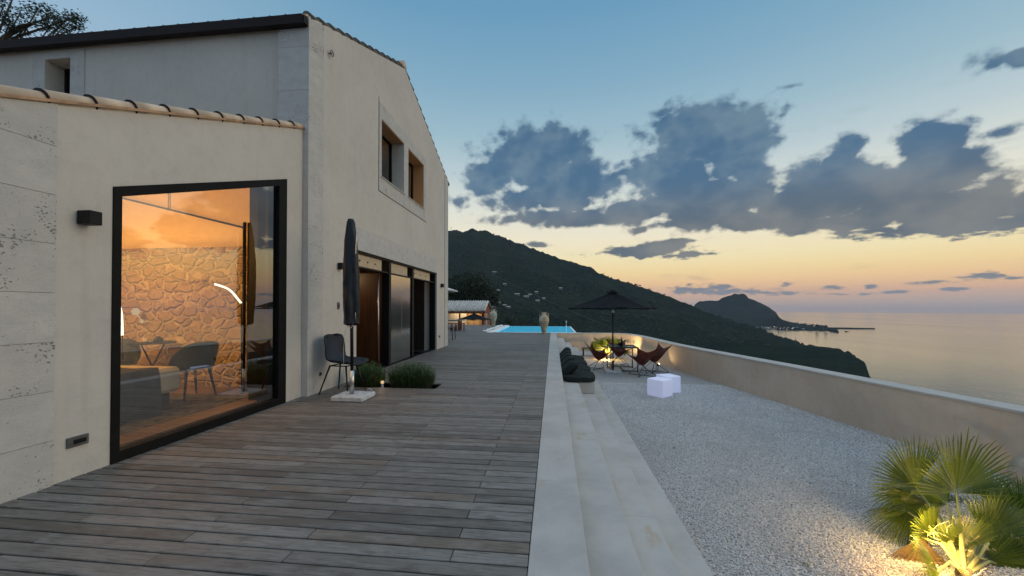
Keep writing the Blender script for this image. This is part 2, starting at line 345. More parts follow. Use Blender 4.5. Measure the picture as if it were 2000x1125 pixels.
M['pool'] = simple('glowing_pool_water', (.02, .20, .30, 1), .06, var=.1, scale=1.2, bmp=.25, bscale=3., emit=(.05, .42, .68, 1), es=.62)  # underwater light painted in as a glow of the water itself
M['coping'] = simple('white_pool_coping', (.75, .75, .73, 1), .6, var=.05)
M['amphora'] = simple('aged_terracotta', (.40, .36, .26, 1), .8, var=.35, scale=5, bmp=.5, bscale=16)
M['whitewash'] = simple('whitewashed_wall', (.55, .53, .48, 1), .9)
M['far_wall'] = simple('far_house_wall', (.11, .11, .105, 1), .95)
M['lit_wall'] = simple('ochre_wall', (.60, .42, .22, 1), .9, emit=(.9, .55, .25, 1), es=0.)
M['soil'] = simple('dark_soil', (.03, .024, .018, 1), 1., bmp=.8)
M['boulder'] = simple('boulder', (.42, .36, .28, 1), .9, var=.3, scale=3, bmp=.8, bscale=9)
M['bottle'] = simple('dark_bottle_glass', (.01, .015, .01, 1), .08, var=0)

# ------------------------------------------------------------------ mesh building
class MB:
    def __init__(s): s.v = []; s.f = []; s.sm = []; s.t = []; s.mi = []
    def add(s, vs, fs, smooth=False, tint=.5, mat=None, mi=0):
        o = len(s.v)
        s.v += [tuple(mat @ Vector(p)) if mat is not None else tuple(p) for p in vs]
        for f in fs: s.f.append(tuple(i+o for i in f)); s.sm.append(smooth); s.t.append(tint); s.mi.append(mi)
    def box(s, x0, x1, y0, y1, z0, z1, tint=.5, mat=None, bev=0., mi=0):
        if bev > 0:
            b = bev; xs = (x0, x1); ys = (y0, y1); zs = (z0, z1); vs = []; idx = {}
            for i in (0, 1):
                for j in (0, 1):
                    for k in (0, 1):
                        sx, sy, sz = (1 if i == 0 else -1), (1 if j == 0 else -1), (1 if k == 0 else -1)
                        idx[i, j, k, 0] = len(vs); vs.append((xs[i], ys[j]+sy*b, zs[k]+sz*b))
                        idx[i, j, k, 1] = len(vs); vs.append((xs[i]+sx*b, ys[j], zs[k]+sz*b))
                        idx[i, j, k, 2] = len(vs); vs.append((xs[i]+sx*b, ys[j]+sy*b, zs[k]))
            fs = []
            for i in (0, 1):
                q = [idx[i, 0, 0, 0], idx[i, 1, 0, 0], idx[i, 1, 1, 0], idx[i, 0, 1, 0]]; fs.append(q if i else q[::-1])
                q = [idx[0, i, 0, 1], idx[1, i, 0, 1], idx[1, i, 1, 1], idx[0, i, 1, 1]]; fs.append(q[::-1] if i else q)
                q = [idx[0, 0, i, 2], idx[1, 0, i, 2], idx[1, 1, i, 2], idx[0, 1, i, 2]]; fs.append(q if i else q[::-1])
            for i in (0, 1):
                for j in (0, 1):
                    q = [idx[i, j, 0, 0], idx[i, j, 1, 0], idx[i, j, 1, 1], idx[i, j, 0, 1]]; fs.append(q if (i+j) % 2 else q[::-1])
                    q = [idx[i, 0, j, 0], idx[i, 1, j, 0], idx[i, 1, j, 2], idx[i, 0, j, 2]]; fs.append(q[::-1] if (i+j) % 2 else q)
                    q = [idx[0, i, j, 1], idx[1, i, j, 1], idx[1, i, j, 2], idx[0, i, j, 2]]; fs.append(q if (i+j) % 2 else q[::-1])
                    for k in (0, 1):
                        t = [idx[i, j, k, 0], idx[i, j, k, 1], idx[i, j, k, 2]]; fs.append(t if (i+j+k) % 2 == 0 else t[::-1])
            s.add(vs, fs, False, tint, mat, mi); return
        vs = [(x0,y0,z0),(x1,y0,z0),(x1,y1,z0),(x0,y1,z0),(x0,y0,z1),(x1,y0,z1),(x1,y1,z1),(x0,y1,z1)]
        s.add(vs, [(3,2,1,0),(4,5,6,7),(0,1,5,4),(1,2,6,5),(2,3,7,6),(3,0,4,7)], False, tint, mat, mi)
    def tube(s, pts, r, n=8, smooth=True, cap=True, tint=.5, mat=None):
        pts = [Vector(p) for p in pts]; rs = r if isinstance(r, (list, tuple)) else [r]*len(pts)
        vs = []; fs = []; up = Vector((0, 0, 1))
        for i, p in enumerate(pts):
            d = (pts[min(i+1, len(pts)-1)]-pts[max(i-1, 0)]).normalized()
            a = d.cross(up if abs(d.z) < .95 else Vector((1, 0, 0))).normalized(); b = d.cross(a)
            for k in range(n):
                t = 2*PI*k/n; vs.append(p+(a*math.cos(t)+b*math.sin(t))*rs[i])
        for i in range(len(pts)-1):
            for k in range(n):
                k2 = (k+1) % n; fs.append((i*n+k, i*n+k2, (i+1)*n+k2, (i+1)*n+k))
        if cap: fs.append(tuple(range(n))[::-1]); fs.append(tuple((len(pts)-1)*n+k for k in range(n)))
        s.add(vs, fs, smooth, tint, mat)
    def lathe(s, prof, n=24, c=(0, 0, 0), tint=.5, mat=None, wob=0.):
        vs = []; fs = []
        for i, (r, z) in enumerate(prof):
            for k in range(n):
                t = 2*PI*k/n; rr = r*(1+wob*math.sin(3*t+z*5)+wob*.6*math.sin(7*t-z*9)); vs.append((c[0]+rr*math.cos(t), c[1]+rr*math.sin(t), c[2]+z))
        for i in range(len(prof)-1):
            for k in range(n):
                k2 = (k+1) % n; fs.append((i*n+k, i*n+k2, (i+1)*n+k2, (i+1)*n+k))
        s.add(vs, fs, True, tint, mat)
    def grid(s, fn, nu, nv, smooth=True, tint=.5, mat=None, closed=False):
        vs = [fn(i/nu, j/nv) for j in range(nv+1) for i in range(nu+1)]
        fs = [(j*(nu+1)+i, j*(nu+1)+i+1, (j+1)*(nu+1)+i+1, (j+1)*(nu+1)+i) for j in range(nv) for i in range(nu)]
        s.add(vs, fs, smooth, tint, mat)
    def slab(s, outer, holes, f, t0, t1):
        """2D polygon with holes (a,b) turned into a slab; f(a,b,t) -> xyz"""
        loops = [outer]+holes; flat = [p for l in loops for p in l]
        tris = tessellate_polygon([[Vector((p[0], p[1], 0)) for p in l] for l in loops])
        n = len(flat); vs = [f(p[0], p[1], t0) for p in flat]+[f(p[0], p[1], t1) for p in flat]
        fs = []
        for t in tris: fs.append(tuple(t)); fs.append((t[0]+n, t[2]+n, t[1]+n))
        o = 0
        for l in loops:
            k = len(l)
            for i in range(k): j = (i+1) % k; fs.append((o+i, o+j, o+j+n, o+i+n))
            o += k
        s.add(vs, fs)
    def build(s, name, mat, parent=None, world=True, recalc=True):
        me = bpy.data.meshes.new(name)
        off = Vector((0, 0, 0))
        if parent is not None and world:
            p = parent
            while p is not None: off += p.location; p = p.parent
        me.from_pydata([(a[0]-off.x, a[1]-off.y, a[2]-off.z) for a in s.v], [], s.f)
        me.polygons.foreach_set('use_smooth', s.sm)
        if any(s.mi): me.polygons.foreach_set('material_index', s.mi)
        at = me.attributes.new('tint', 'FLOAT', 'FACE'); at.data.foreach_set('value', s.t)
        if recalc:
            bm = bmesh.new(); bm.from_mesh(me); bmesh.ops.recalc_face_normals(bm, faces=bm.faces); bm.to_mesh(me); bm.free()
        me.update()
        for mm in (mat if isinstance(mat, (list, tuple)) else [mat]): me.materials.append(mm)
        o = bpy.data.objects.new(name, me); COL.objects.link(o); o.parent = parent
        return o
def tag(o, label=None, cat=None, group=None, kind=None):
    if label: o['label'] = label
    if cat: o['category'] = cat
    if group: o['group'] = group
    if kind: o['kind'] = kind
    return o
def thing(name, label, cat, loc=(0, 0, 0), group=None, rz=0.):
    o = bpy.data.objects.new(name, None); COL.objects.link(o); o.location = loc; o.rotation_euler = (0, 0, rz)
    o.empty_display_size = .1
    return tag(o, label, cat, group)
def copy_tree(o, parent=None):
    c = o.copy(); COL.objects.link(c); c.parent = parent
    for ch in list(o.children): copy_tree(ch, c)
    return c
def np_mesh(name, verts, faces, mat, tint=None, smooth=False):
    me = bpy.data.meshes.new(name); nv = len(verts); nf, k = faces.shape
    me.vertices.add(nv); me.vertices.foreach_set('co', verts.astype(np.float32).ravel())
    me.loops.add(nf*k); me.loops.foreach_set('vertex_index', faces.astype(np.int32).ravel())
    me.polygons.add(nf); me.polygons.foreach_set('loop_start', np.arange(0, nf*k, k, dtype=np.int32)); 
    if smooth: me.polygons.foreach_set('use_smooth', np.ones(nf, bool))
    if tint is not None:
        at = me.attributes.new('tint', 'FLOAT', 'FACE'); at.data.foreach_set('value', tint.astype(np.float32))
    me.update(calc_edges=True); me.validate(); me.materials.append(mat)
    o = bpy.data.objects.new(name, me); COL.objects.link(o); return o
def spot(name, loc, to, power, col=(1, .72, .38), angle=90, size=.04, blend=.6, parent=None):
    l = bpy.data.lights.new(name, 'SPOT'); l.energy = power; l.color = col; l.spot_size = math.radians(angle); l.spot_blend = blend; l.shadow_soft_size = size
    o = bpy.data.objects.new(name, l); COL.objects.link(o); o.location = loc
    o.rotation_euler = (Vector(to)-Vector(loc)).to_track_quat('-Z', 'Y').to_euler(); return o
def pointl(name, loc, power, col=(1, .7, .38), size=.1):
    l = bpy.data.lights.new(name, 'POINT'); l.energy = power; l.color = col; l.shadow_soft_size = size
    o = bpy.data.objects.new(name, l); COL.objects.link(o); o.location = loc; return o
def areal(name, loc, to, power, sx, sy, col=(1, .7, .38)):
    l = bpy.data.lights.new(name, 'AREA'); l.energy = power; l.color = col; l.shape = 'RECTANGLE'; l.size = sx; l.size_y = sy
    o = bpy.data.objects.new(name, l); COL.objects.link(o); o.location = loc
    o.rotation_euler = (Vector(to)-Vector(loc)).to_track_quat('-Z', 'Y').to_euler(); return o
def fbm(x, y, z=0., o=5): return noise.fractal(Vector((x, y, z)), 1., 2.1, o)

GZ = -.84                       # gravel level
XG, XW = -3.42, -3.5            # outer faces of the gable wall and the low wing

# ================================================================== SETTING
# sea
def build_sea():
    R = 11200; n = 96; rings = [0, 200, 600, 1500, 3500, 7000, R]
    mb = MB(); vs = [(0, 0, -120)]; fs = []
    for r in rings[1:]:
        for k in range(n): vs.append((r*math.cos(2*PI*k/n), r*math.sin(2*PI*k/n), -120))
    for k in range(n): fs.append((0, 1+k, 1+(k+1) % n))
    for i in range(len(rings)-2):
        for k in range(n): k2 = (k+1) % n; fs.append((1+i*n+k, 1+(i+1)*n+k, 1+(i+1)*n+k2, 1+i*n+k2))
    mb.add(vs, fs); o = mb.build('sea', M['sea'], recalc=False); tag(o, 'calm evening sea reflecting the sunset', None, None, 'structure')
build_sea()

# mountain slope: a polar height field whose crest was measured from the photograph
crest = [(500,478,2300),(700,462,2300),(877,450,2200),(905,451,2200),(925,448,2200),(948,451,2200),(975,461,2180),(1000,470,2150),(1050,489,2100),(1100,507,2050),(1150,521,2000),
 (1178,537,1950),(1220,551,1900),(1260,563,1880),(1300,577,1850),(1330,589,1800),(1350,597,1780),(1372,607,1750),(1400,617,1720),(1440,629,1680),(1475,637,1600),(1500,648,1480),
 (1525,658,0),(1545,663,0),(1570,673,0),(1600,679,0),(1640,683,0),(1662,690,0),(1672,699,0),(1690,712,0),(1700,740,0),(1760,760,530),(1850,785,470),(2000,830,380),(2400,1000,250)]
cr = []
seadist = lambda x, y: 121.25*740/max(1, y-600)*math.hypot(1, (x-1000)/740)
for x, y, r in crest:
    if x >= 1525: r = min(seadist(x, y)*.985, 2600)
    a, e = azel(x, y); cr.append((a, e, r))
cr = [(-2.2, .12, 2400), (-1.2, .16, 2400)]+cr+[(1.6, -.6, 160), (2.2, -.7, 120)]
ca = np.array([c[0] for c in cr]); ce = np.tan(np.array([c[1] for c in cr])); crr = np.array([c[2] for c in cr])
def terrain_pt(az, t):
    e1 = np.interp(az, ca, ce); R = np.interp(az, ca, crr); r0 = 34.
    e0 = -.62
    if t <= 1:
        r = r0*(R/r0)**t; te = e0+(e1-e0)*(t**1.25)
        k = min(1, t*1.2)*(1-t)**.35
        z = EYE+r*te
        z += fbm(math.sin(az)*r/260+3, math.cos(az)*r/260, 0, 5)*r*.055*k
        z += fbm(math.sin(az)*r/45, math.cos(az)*r/45, 4, 4)*r*.004
    if t <= 1: z = max(z, -120.0+min(6., (R-r)*.06)+1.5*fbm(az*40, r/60, 3, 3)*min(1, (R-r)/40))
    else:
        r = R*(1+(t-1)*1.6); z = EYE+R*e1-(t-1)*(R*.9)+fbm(math.sin(az)*r/45, math.cos(az)*r/45, 4, 4)*R*.004
    if t > .7: z += fbm(az*60, t, 9, 4)*R*.0016
    return math.sin(az)*r, math.cos(az)*r, max(z, -123.)
def build_hill():
    azs = np.concatenate([np.linspace(-1.9, -.35, 30)[:-1], np.linspace(-.35, .78, 420), np.linspace(.78, 1.9, 30)[1:]])
    ts = np.concatenate([np.linspace(0, 1, 110), np.linspace(1, 1.5, 10)[1:]])
    na, nr = len(azs), len(ts)
    V = np.array([terrain_pt(a, t) for t in ts for a in azs])
    i, j = np.meshgrid(np.arange(na-1), np.arange(nr-1)); b = (j*na+i).ravel()
    Fc = np.stack([b, b+1, b+na+1, b+na], 1)
    o = np_mesh('hill', V, Fc, M['hill'], smooth=True); tag(o, 'dark scrub covered mountain slope falling to the sea', None, None, 'structure')
build_hill()
# scrub and trees on the slope that nobody could count
ICO = np.array([(0,0,1),(.894,0,.447),(.276,.851,.447),(-.724,.526,.447),(-.724,-.526,.447),(.276,-.851,.447),(.724,.526,-.447),(-.276,.851,-.447),(-.894,0,-.447),(-.276,-.851,-.447),(.724,-.526,-.447),(0,0,-1)])
ICF = np.array([(0,1,2),(0,2,3),(0,3,4),(0,4,5),(0,5,1),(1,6,2),(2,7,3),(3,8,4),(4,9,5),(5,10,1),(6,7,2),(7,8,3),(8,9,4),(9,10,5),(10,6,1),(11,7,6),(11,8,7),(11,9,8),(11,10,9),(11,6,10)])
def blobs(name, pts, radii, mat, label, tint=None):
    n = len(pts); pts = np.array(pts); radii = np.array(radii)
    V = ICO[None]*radii[:, None, :]*(1+.35*np.random.rand(n, 12, 1)-.17)+pts[:, None, :]
    Fc = (ICF[None]+12*np.arange(n)[:, None, None]).reshape(-1, 3)
    t = np.random.rand(n*20)*.5+np.repeat(np.random.rand(n), 20)*.5
    return tag(np_mesh(name, V.reshape(-1, 3), Fc, mat, t), label, None, None, 'stuff')
pts = []; rad = []
for i in range(17000):
    az = random.uniform(-.28, .76); t = random.uniform(.2, 1.) ** .75
    x, y, z = terrain_pt(az, t)
    if z < -104: continue
    if fbm(x/90, y/90, 2, 3) < -.15 and random.random() < .7: continue
    r = math.hypot(x, y); s = (1.0+r*.0011)*random.uniform(.6, 1.7)
    if r < 60: continue
    pts.append((x, y, z+s*.15)); rad.append((s*1.3, s*1.3, s*random.uniform(.6, 1.1)))
blobs('hillside_scrub', pts, rad, M['scrub'], 'dark scrub and trees scattered over the slope')

# far headland with its rock
hd = [(1300,612,3200),(1340,606,3200),(1352,603,3200),(1358,594,3200),(1366,588,3200),(1385,587,3200),(1404,587,3200),(1412,581,3200),(1425,577,3200),(1436,574,3200),(1452,574,3200),(1458,577,3200),(1462,582,3200),
      (1480,589,3150),(1500,599,3100),(1514,608,3000),(1521,619,2900),(1528,624,2800),(1540,629,2600),(1556,635,2400),(1575,637,2300),(1600,638,2150),(1612,639.5,2090),(1622,643,2010),(1630,646,1960),(1638,648.6,1925)]
hd = [(x, y, (seadist(x, y)*.97 if x >= 1600 else r*1.17+(200 if x > 1500 else 0))) for x, y, r in hd]
ha = np.array([azel(x, y)[0] for x, y, r in hd]); he = np.tan(np.array([azel(x, y)[1] for x, y, r in hd])); hr = np.array([r for *_, r in hd])
def head_pt(az, t):
    e1 = np.interp(az, ha, he); R = np.interp(az, ha, hr); r0 = min(2440+25*math.sin(az*90), R-15)
    zt = EYE+R*e1
    if t <= 1:
        r = r0+(R-r0)*t; s = (t**3.2 if zt > -60 else min(1, t*3)); z = -122+(zt+122)*s + fbm(az*30, t*6, 1, 5)*14*(1-t)*min(1, t*4)
    else: r = R+(t-1)*900; z = zt-(t-1)*(zt+125)
    return math.sin(az)*r, math.cos(az)*r, z+fbm(az*110, t*3, 5, 4)*7.*(1 if t > .2 else 0)
azs = np.linspace(ha[0], ha[-1], 200); ts = np.concatenate([np.linspace(0, 1, 50), np.linspace(1, 2, 8)[1:]])
V_ = np.array([head_pt(a, t) for t in ts for a in azs]); i, j = np.meshgrid(np.arange(199), np.arange(len(ts)-1)); b_ = (j*200+i).ravel()
tag(np_mesh('headland', V_, np.stack([b_, b_+1, b_+201, b_+200], 1), M['head'], smooth=True), 'far rocky headland rising above the bay', None, None, 'structure')
# breakwater and skerry
def seapos(x, y): return oz(x, y, -120)
a, b = seapos(1600, 641.5), seapos(1708, 642.5)
mb = MB(); mb.tube([(a.x, a.y, -120), ((a.x+b.x)/2, (a.y+b.y)/2, -119.5), (b.x, b.y, -120)], [7, 6, 5], 8)
tag(mb.build('breakwater', M['head']), 'long thin dark breakwater beyond the headland point', 'breakwater')
c = seapos(1652, 648)
mb = MB(); mb.add([tuple(Vector(p)*5+Vector((c.x, c.y, -120))) for p in ICO], [tuple(f) for f in ICF]); mb.add([(p[0]*7+c.x+7, p[1]*4+c.y, p[2]*3-120) for p in ICO], [tuple(f) for f in ICF])
tag(mb.build('sea_rock', M['head']), 'small dark rock in the sea off the headland point', 'rock')
for (px, py, lab) in ((1595, 634, 'larger dark tree clump on the headland point'), (1613, 636, 'smaller dark tree clump nearest the tip of the headland')):
    d = ray(px, py); p = d*(2520/math.hypot(d.x, d.y)); mb = MB()
    for k in range(7):
        q = Vector((p.x+random.uniform(-6, 6), p.y+random.uniform(-6, 6), EYE+p.z-random.uniform(2, 10)))
        mb.add([tuple(Vector(v)*random.uniform(4.5, 6.5)+q) for v in ICO], [tuple(f) for f in ICF])
    r_ = thing('tree', lab, 'tree', (p.x, p.y, -110), 'trees on the headland point')
    mb.build('crown', M['scrub'], r_); mb = MB(); mb.tube([(p.x, p.y, -118), (p.x, p.y, EYE+p.z-5)], 1.2, 6); mb.build('trunk', M['bark'], r_)

# small far houses
def far_house(x, y, w, d, h, rz, label, group, dist=None, z=None, mat='whitewash', win=None):
    """a house with walls and a pitched roof"""
    o = thing('house', label, 'house', (x, y, z), group, rz)
    mb = MB(); mb.add([(-w/2,-d/2,-4),(w/2,-d/2,-4),(w/2,d/2,-4),(-w/2,d/2,-4),(-w/2,-d/2,h),(w/2,-d/2,h),(w/2,d/2,h),(-w/2,d/2,h),(-w/2,0,h+d*.22),(w/2,0,h+d*.22)],
                      [(0,1,5,4),(2,3,7,6),(3,0,4,8,7),(1,2,6,9,5)]); mb.build('wall', M[mat], o, False)
    mb = MB(); e = .4
    mb.add([(-w/2-e,-d/2-e,h-.1),(w/2+e,-d/2-e,h-.1),(w/2+e,0,h+d*.22+.25),(-w/2-e,0,h+d*.22+.25),(w/2+e,d/2+e,h-.1),(-w/2-e,d/2+e,h-.1)], [(0,1,2,3),(3,2,4,5)]); mb.build('roof', M['tile_pale'], o, False)
    return o
def hit_terrain(px, py):
    d = ray(px, py); hz = math.hypot(d.x, d.y); az = math.atan2(d.x, d.y); te = d.z/hz
    best = None
    for t in np.linspace(.15, 1, 260):
        x, y, z = terrain_pt(az, t); r = math.hypot(x, y)
        if z >= EYE+te*r: return x, y, z
    return terrain_pt(az, .9)
spots = [(972,571,'pair'),(986,561,'a'),(975,594,'low'),(985,601,'wide'),(993,603,'x'),(1010,580,'x'),(1028,582,'x'),(1035,579,'x'),(1048,577,'x'),(1062,585,'x'),(1050,592,'x'),(1095,566,'x'),(966,539,'x'),(965,604,'x')]
for k, (px, py, _) in enumerate(spots):
    x, y, z = hit_terrain(px, py); r = math.hypot(x, y); s = max(.4, min(1.3, r/1100))
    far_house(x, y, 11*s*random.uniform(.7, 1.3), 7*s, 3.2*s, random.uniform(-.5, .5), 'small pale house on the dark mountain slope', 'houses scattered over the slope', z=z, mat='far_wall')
for k in range(34):
    px = random.uniform(1470, 1580); py = 640+random.uniform(-2, 5)
    d = ray(px, py); rr = 2560+random.uniform(-60, 160); q = d*(rr/math.hypot(d.x, d.y))
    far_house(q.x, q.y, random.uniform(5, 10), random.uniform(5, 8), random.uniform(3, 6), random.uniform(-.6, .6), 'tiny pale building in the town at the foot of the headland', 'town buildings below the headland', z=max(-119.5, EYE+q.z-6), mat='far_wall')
for k, (px, py) in enumerate([(1548, 641), (1537, 643), (1500, 640), (1512, 638), (1524, 641)]):
    d = ray(px, py); q = d*(2500/math.hypot(d.x, d.y)); mb = MB()
    mb.tube([(q.x, q.y, EYE+q.z-14), (q.x, q.y, EYE+q.z)], .4, 6); o = thing('street_lamp', 'tiny lit lamp in the town below the headland', 'lamp', (q.x, q.y, EYE+q.z-14), 'town street lamps')
    mb.build('post', M['black'], o); mb = MB(); mb.add([tuple(Vector(v)*1.6+Vector((q.x, q.y, EYE+q.z))) for v in ICO], [tuple(f) for f in ICF]); mb.build('lamp_head', M['white_led'], o)
# mast on the summit, coast pole, power cable
x, y, z = terrain_pt(azel(881, 455)[0], .995); mb = MB(); mb.tube([(x, y, z-5), (x, y, z+28)], [1.2, .5], 6); mb.tube([(x-4, y, z+18), (x+4, y, z+18)], .5, 6)
tag(mb.build('radio_mast', M['grey_box']), 'thin radio mast on the mountain top beside the house', 'mast')
x, y, z = terrain_pt(azel(1554, 668)[0], .97); mb = MB(); mb.tube([(x, y, z-3), (x, y, z+20)], .8, 6)
tag(mb.build('utility_pole', M['grey_box']), 'lone thin pole on the shore against the sea', 'pole')
p0, p1 = ray(960, 535)*190, ray(1400, 716)*120
mb = MB(); mb.tube([p0+(p1-p0)*t+Vector((0, 0, EYE-7*4*t*(1-t)*.25)) for t in np.linspace(0, 1, 20)], .055, 5)
tag(mb.build('power_cable', M['grey_box']), 'thin grey cable sagging across in front of the mountain', 'cable')

# ---- ground sheet under everything near the house
mb = MB(); mb.add([(-60, -30, -1.6), (6.6, -30, -1.6), (6.6, 19.2, -1.6), (4, 60, -9), (-60, 60, -1.6)], [(0, 1, 2, 3, 4)])
tag(mb.build('ground', M['soil']), 'dark earth platform under the terrace', None, None, 'structure')
# ---- gravel
wallpts = [(.14, 18.36), (2.75, 18.62), (3.35, 18.25), (3.66, 17.1), (3.85, 15.2), (4.05, 13.2), (4.47, 11.0), (4.98, 8.6), (5.27, 7.1), (5.62, 5.2), (5.95, 3.2), (6.2, 1.), (6.2, -4)]
def smooth_path(pts, n=6):
    P = [Vector((a[0], a[1], 0)) for a in pts]; out = []
    for i in range(len(P)-1):
        p0, p1, p2, p3 = P[max(i-1, 0)], P[i], P[i+1], P[min(i+2, len(P)-1)]
        for k in range(n):
            t = k/n; out.append(.5*((2*p1)+(-p0+p2)*t+(2*p0-5*p1+4*p2-p3)*t*t+(-p0+3*p1-3*p2+p3)*t**3))
    return out+[P[-1]]
WP = smooth_path(wallpts[1:])
WP = [Vector((wallpts[0][0], wallpts[0][1], 0))]+WP
mb = MB(); mb.add([(1.10, -4, GZ)]+[(p.x+.02, p.y+.02, GZ) for p in WP[::-1]]+[(1.10, 18.3, GZ)], [tuple(range(len(WP)+2))])
tag(mb.build('gravel', M['gravel']), 'pale grey gravel court below the steps', None, None, 'structure')
for o in (bpy.data.objects['gravel'],):
    if o.data.polygons[0].normal.z < 0: o.data.flip_normals()
def stones():
    N = 150000; xs = np.random.rand(N*2); ys = np.random.rand(N*2)
    Y = 1.2+9.5*ys**1.55; X = 1.14+(np.interp(Y, [p[1] for p in wallpts[::-1]], [p[0] for p in wallpts[::-1]])-1.16)*xs
    X, Y = X[:N], Y[:N]; r = .0026+.0034*np.random.rand(N)+.0006*Y
    O = np.array([(1,0,0),(-1,0,0),(0,1,0),(0,-1,0),(0,0,1),(0,0,-1)], float); OF = np.array([(0,2,4),(2,1,4),(1,3,4),(3,0,4),(2,0,5),(1,2,5),(3,1,5),(0,3,5)])
    a = np.random.rand(N)*6.28; ca_, sa_ = np.cos(a), np.sin(a); sc = .6+.9*np.random.rand(N, 3); sc[:, 2] *= .75
    L = O[None]*sc[:, None]*r[:, None, None]; tz = (np.random.rand(N)-.5)*1.2
    x = L[..., 0]*ca_[:, None]-L[..., 1]*sa_[:, None]; y = L[..., 0]*sa_[:, None]+L[..., 1]*ca_[:, None]; z = L[..., 2]+x*tz[:, None]
    V = np.stack([x+X[:, None], y+Y[:, None], z+GZ+.003+.004*np.random.rand(N, 1)], -1).reshape(-1, 3)
    Fc = (OF[None]+6*np.arange(N)[:, None, None]).reshape(-1, 3)
    tag(np_mesh('gravel_stones', V, Fc, M['pebble'], np.repeat(np.random.rand(N)**1.0, 8)), 'loose pale gravel stones', None, None, 'stuff')
stones()

# ---- deck
PIT = (-3.28, -1.80, 5.66, 5.96)
def build_deck():
    mb = MB(); pitch = .0956; y = -1.6; row = 0
    def piece(x0, x1, y0, y1):
        t = random.random(); t = t*.85 if random.random() < .93 else .97
        dz = random.uniform(-.0012, .0012)
        mb.box(x0, x1, y0, y1, -.028, dz, tint=t, bev=.0035 if y0 < 9 else 0.)
    while y < 26.2:
        y1 = y+pitch-.0115; xl = -3.55 if y < 12.05 else (-9.5)
        xr = -.122 if y < 18.7 else -3.3
        base = [-.51, -1.98, -3.41] if row % 2 == 0 else [-1.33, -2.76]
        j = [b for b in base]+[-3.55-.9*k-(.45 if row % 2 else 0) for k in range(1, 8)]
        cuts = [xr]+[c+random.choice((0, 0, 0, .0)) for c in sorted(j, reverse=True) if xl+.1 < c < xr-.1]+[xl]
        for a, b in zip(cuts[:-1], cuts[1:]):
            x0, x1 = b+.002, a-.002
            if y1 > PIT[2] and y < PIT[3] and x0 < PIT[1] and x1 > PIT[0]:
                if x1 > PIT[1]+.03: piece(PIT[1], x1, y, y1)
                if x0 < PIT[0]-.03: piece(x0, PIT[0], y, y1)
            else: piece(x0, x1, y, y1)
        y += pitch; row += 1
    o = mb.build('deck', M['deck'], recalc=False); tag(o, 'weathered grey timber deck boards', None, None, 'structure')
    mb = MB(); mb.box(-9.5, -.12, -1.6, 26.2, -1.5, -.20); o = mb.build('deck_base', M['black']); tag(o, 'dark underlay below the deck boards', None, None, 'structure')
build_deck()
mb = MB(); mb.box(PIT[0]-.1, PIT[1]+.1, PIT[2]-.1, PIT[3]+.1, -.19, -.09); tag(mb.build('planting_bed', M['soil']), 'dark soil in the cut out of the deck', None, None, 'structure')

# ---- kerb and steps
def steps():
    mb = MB()
    runs = [(-.12, .17, 0., -.9), (.172, .49, -.21, -.9), (.492, .80, -.42, -.9), (.802, 1.12, -.63, -1.2)]
    for i, (x0, x1, z, zb) in enumerate(runs):
        y = -3.+i*.37
        while y < 18.3:
            l = (1.92, 2.3, 1.8, 2.16)[i]; y1 = min(y+l, 18.3)
            mb.box(x0, x1, y, y1-.0012, zb, z+random.uniform(-.0004, .0004), tint=random.random()*.6, bev=.003); y += l
    o = mb.build('steps', M['stone'], recalc=False); tag(o, 'pale limestone kerb and steps down to the gravel', None, None, 'structure')
steps()
# recessed slot light in the kerb riser
mb = MB(); mb.box(.166, .176, 2.03, 2.17, -.13, -.06, bev=.003); tag(mb.build('step_light', M['black']), 'small black slot light in the riser of the top step', 'step light')

# ---- parapet wall round the gravel
def parapet():
    path = WP; n = len(path); nor = []
    for i in range(n):
        d = (path[min(i+1, n-1)]-path[max(i-1, 0)]).normalized(); nor.append(Vector((-d.y, d.x, 0)))   # outward (left of travel is outside)
    root = thing('garden_wall', 'long curved rendered parapet wall with pale stone cap around the gravel', 'wall', (4, 12, GZ))
    def sweep(name, o0, o1, z0, z1, mat, bev=0.):
        mb = MB(); prof = [(o0, z0), (o0, z1-bev), (o0+bev, z1), (o1-bev, z1), (o1, z1-bev), (o1, z0)] if bev else [(o0, z0), (o0, z1), (o1, z1), (o1, z0)]
        k = len(prof); vs = [path[i]+nor[i]*p[0]+Vector((0, 0, p[1])) for i in range(n) for p in prof]
        fs = [(i*k+a, i*k+a+1, (i+1)*k+a+1, (i+1)*k+a) for i in range(n-1) for a in range(k-1)]+[tuple(range(k)), tuple((n-1)*k+a for a in range(k))]
        mb.add([tuple(v) for v in vs], fs); return mb.build(name, mat, root)
    sweep('wall_body', 0, .30, -2.2, -.035, M['garden_plaster']); sweep('cap', -.012, .335, -.035, 0, M['stone'], .006)
parapet()

# ---- pool
mb = MB(); mb.box(-2.99, 1.10, 18.98, 25.7, -1.2, -.045); tag(mb.build('pool_water', M['pool']), 'lit turquoise water of the infinity pool', None, None, 'structure')
r = thing('pool', 'white edged infinity pool lit turquoise at the end of the deck', 'pool', (-1, 22, 0))
mb = MB(); mb.box(-3.29, -2.995, 18.6, 26.0, -.3, .012, bev=.01); mb.box(-3.29, 1.4, 18.70, 18.975, -.3, .0, bev=.01); mb.build('coping', M['coping'], r)
mb = MB(); mb.box(1.105, 1.2, 18.98, 25.9, -1.3, -.05); mb.box(-2.99, 1.2, 25.705, 25.9, -1.3, -.05); mb.build('overflow_edge', M['coping'], r)
# white pebbles beside the coping
pts = [(-3.42+random.uniform(-.12, .1), random.uniform(18.8, 25.8), .03) for _ in range(160)]
blobs('coping_pebbles', pts, [(random.uniform(.03, .06),)*3 for _ in pts], M['coping'], 'white pebbles along the pool edge')

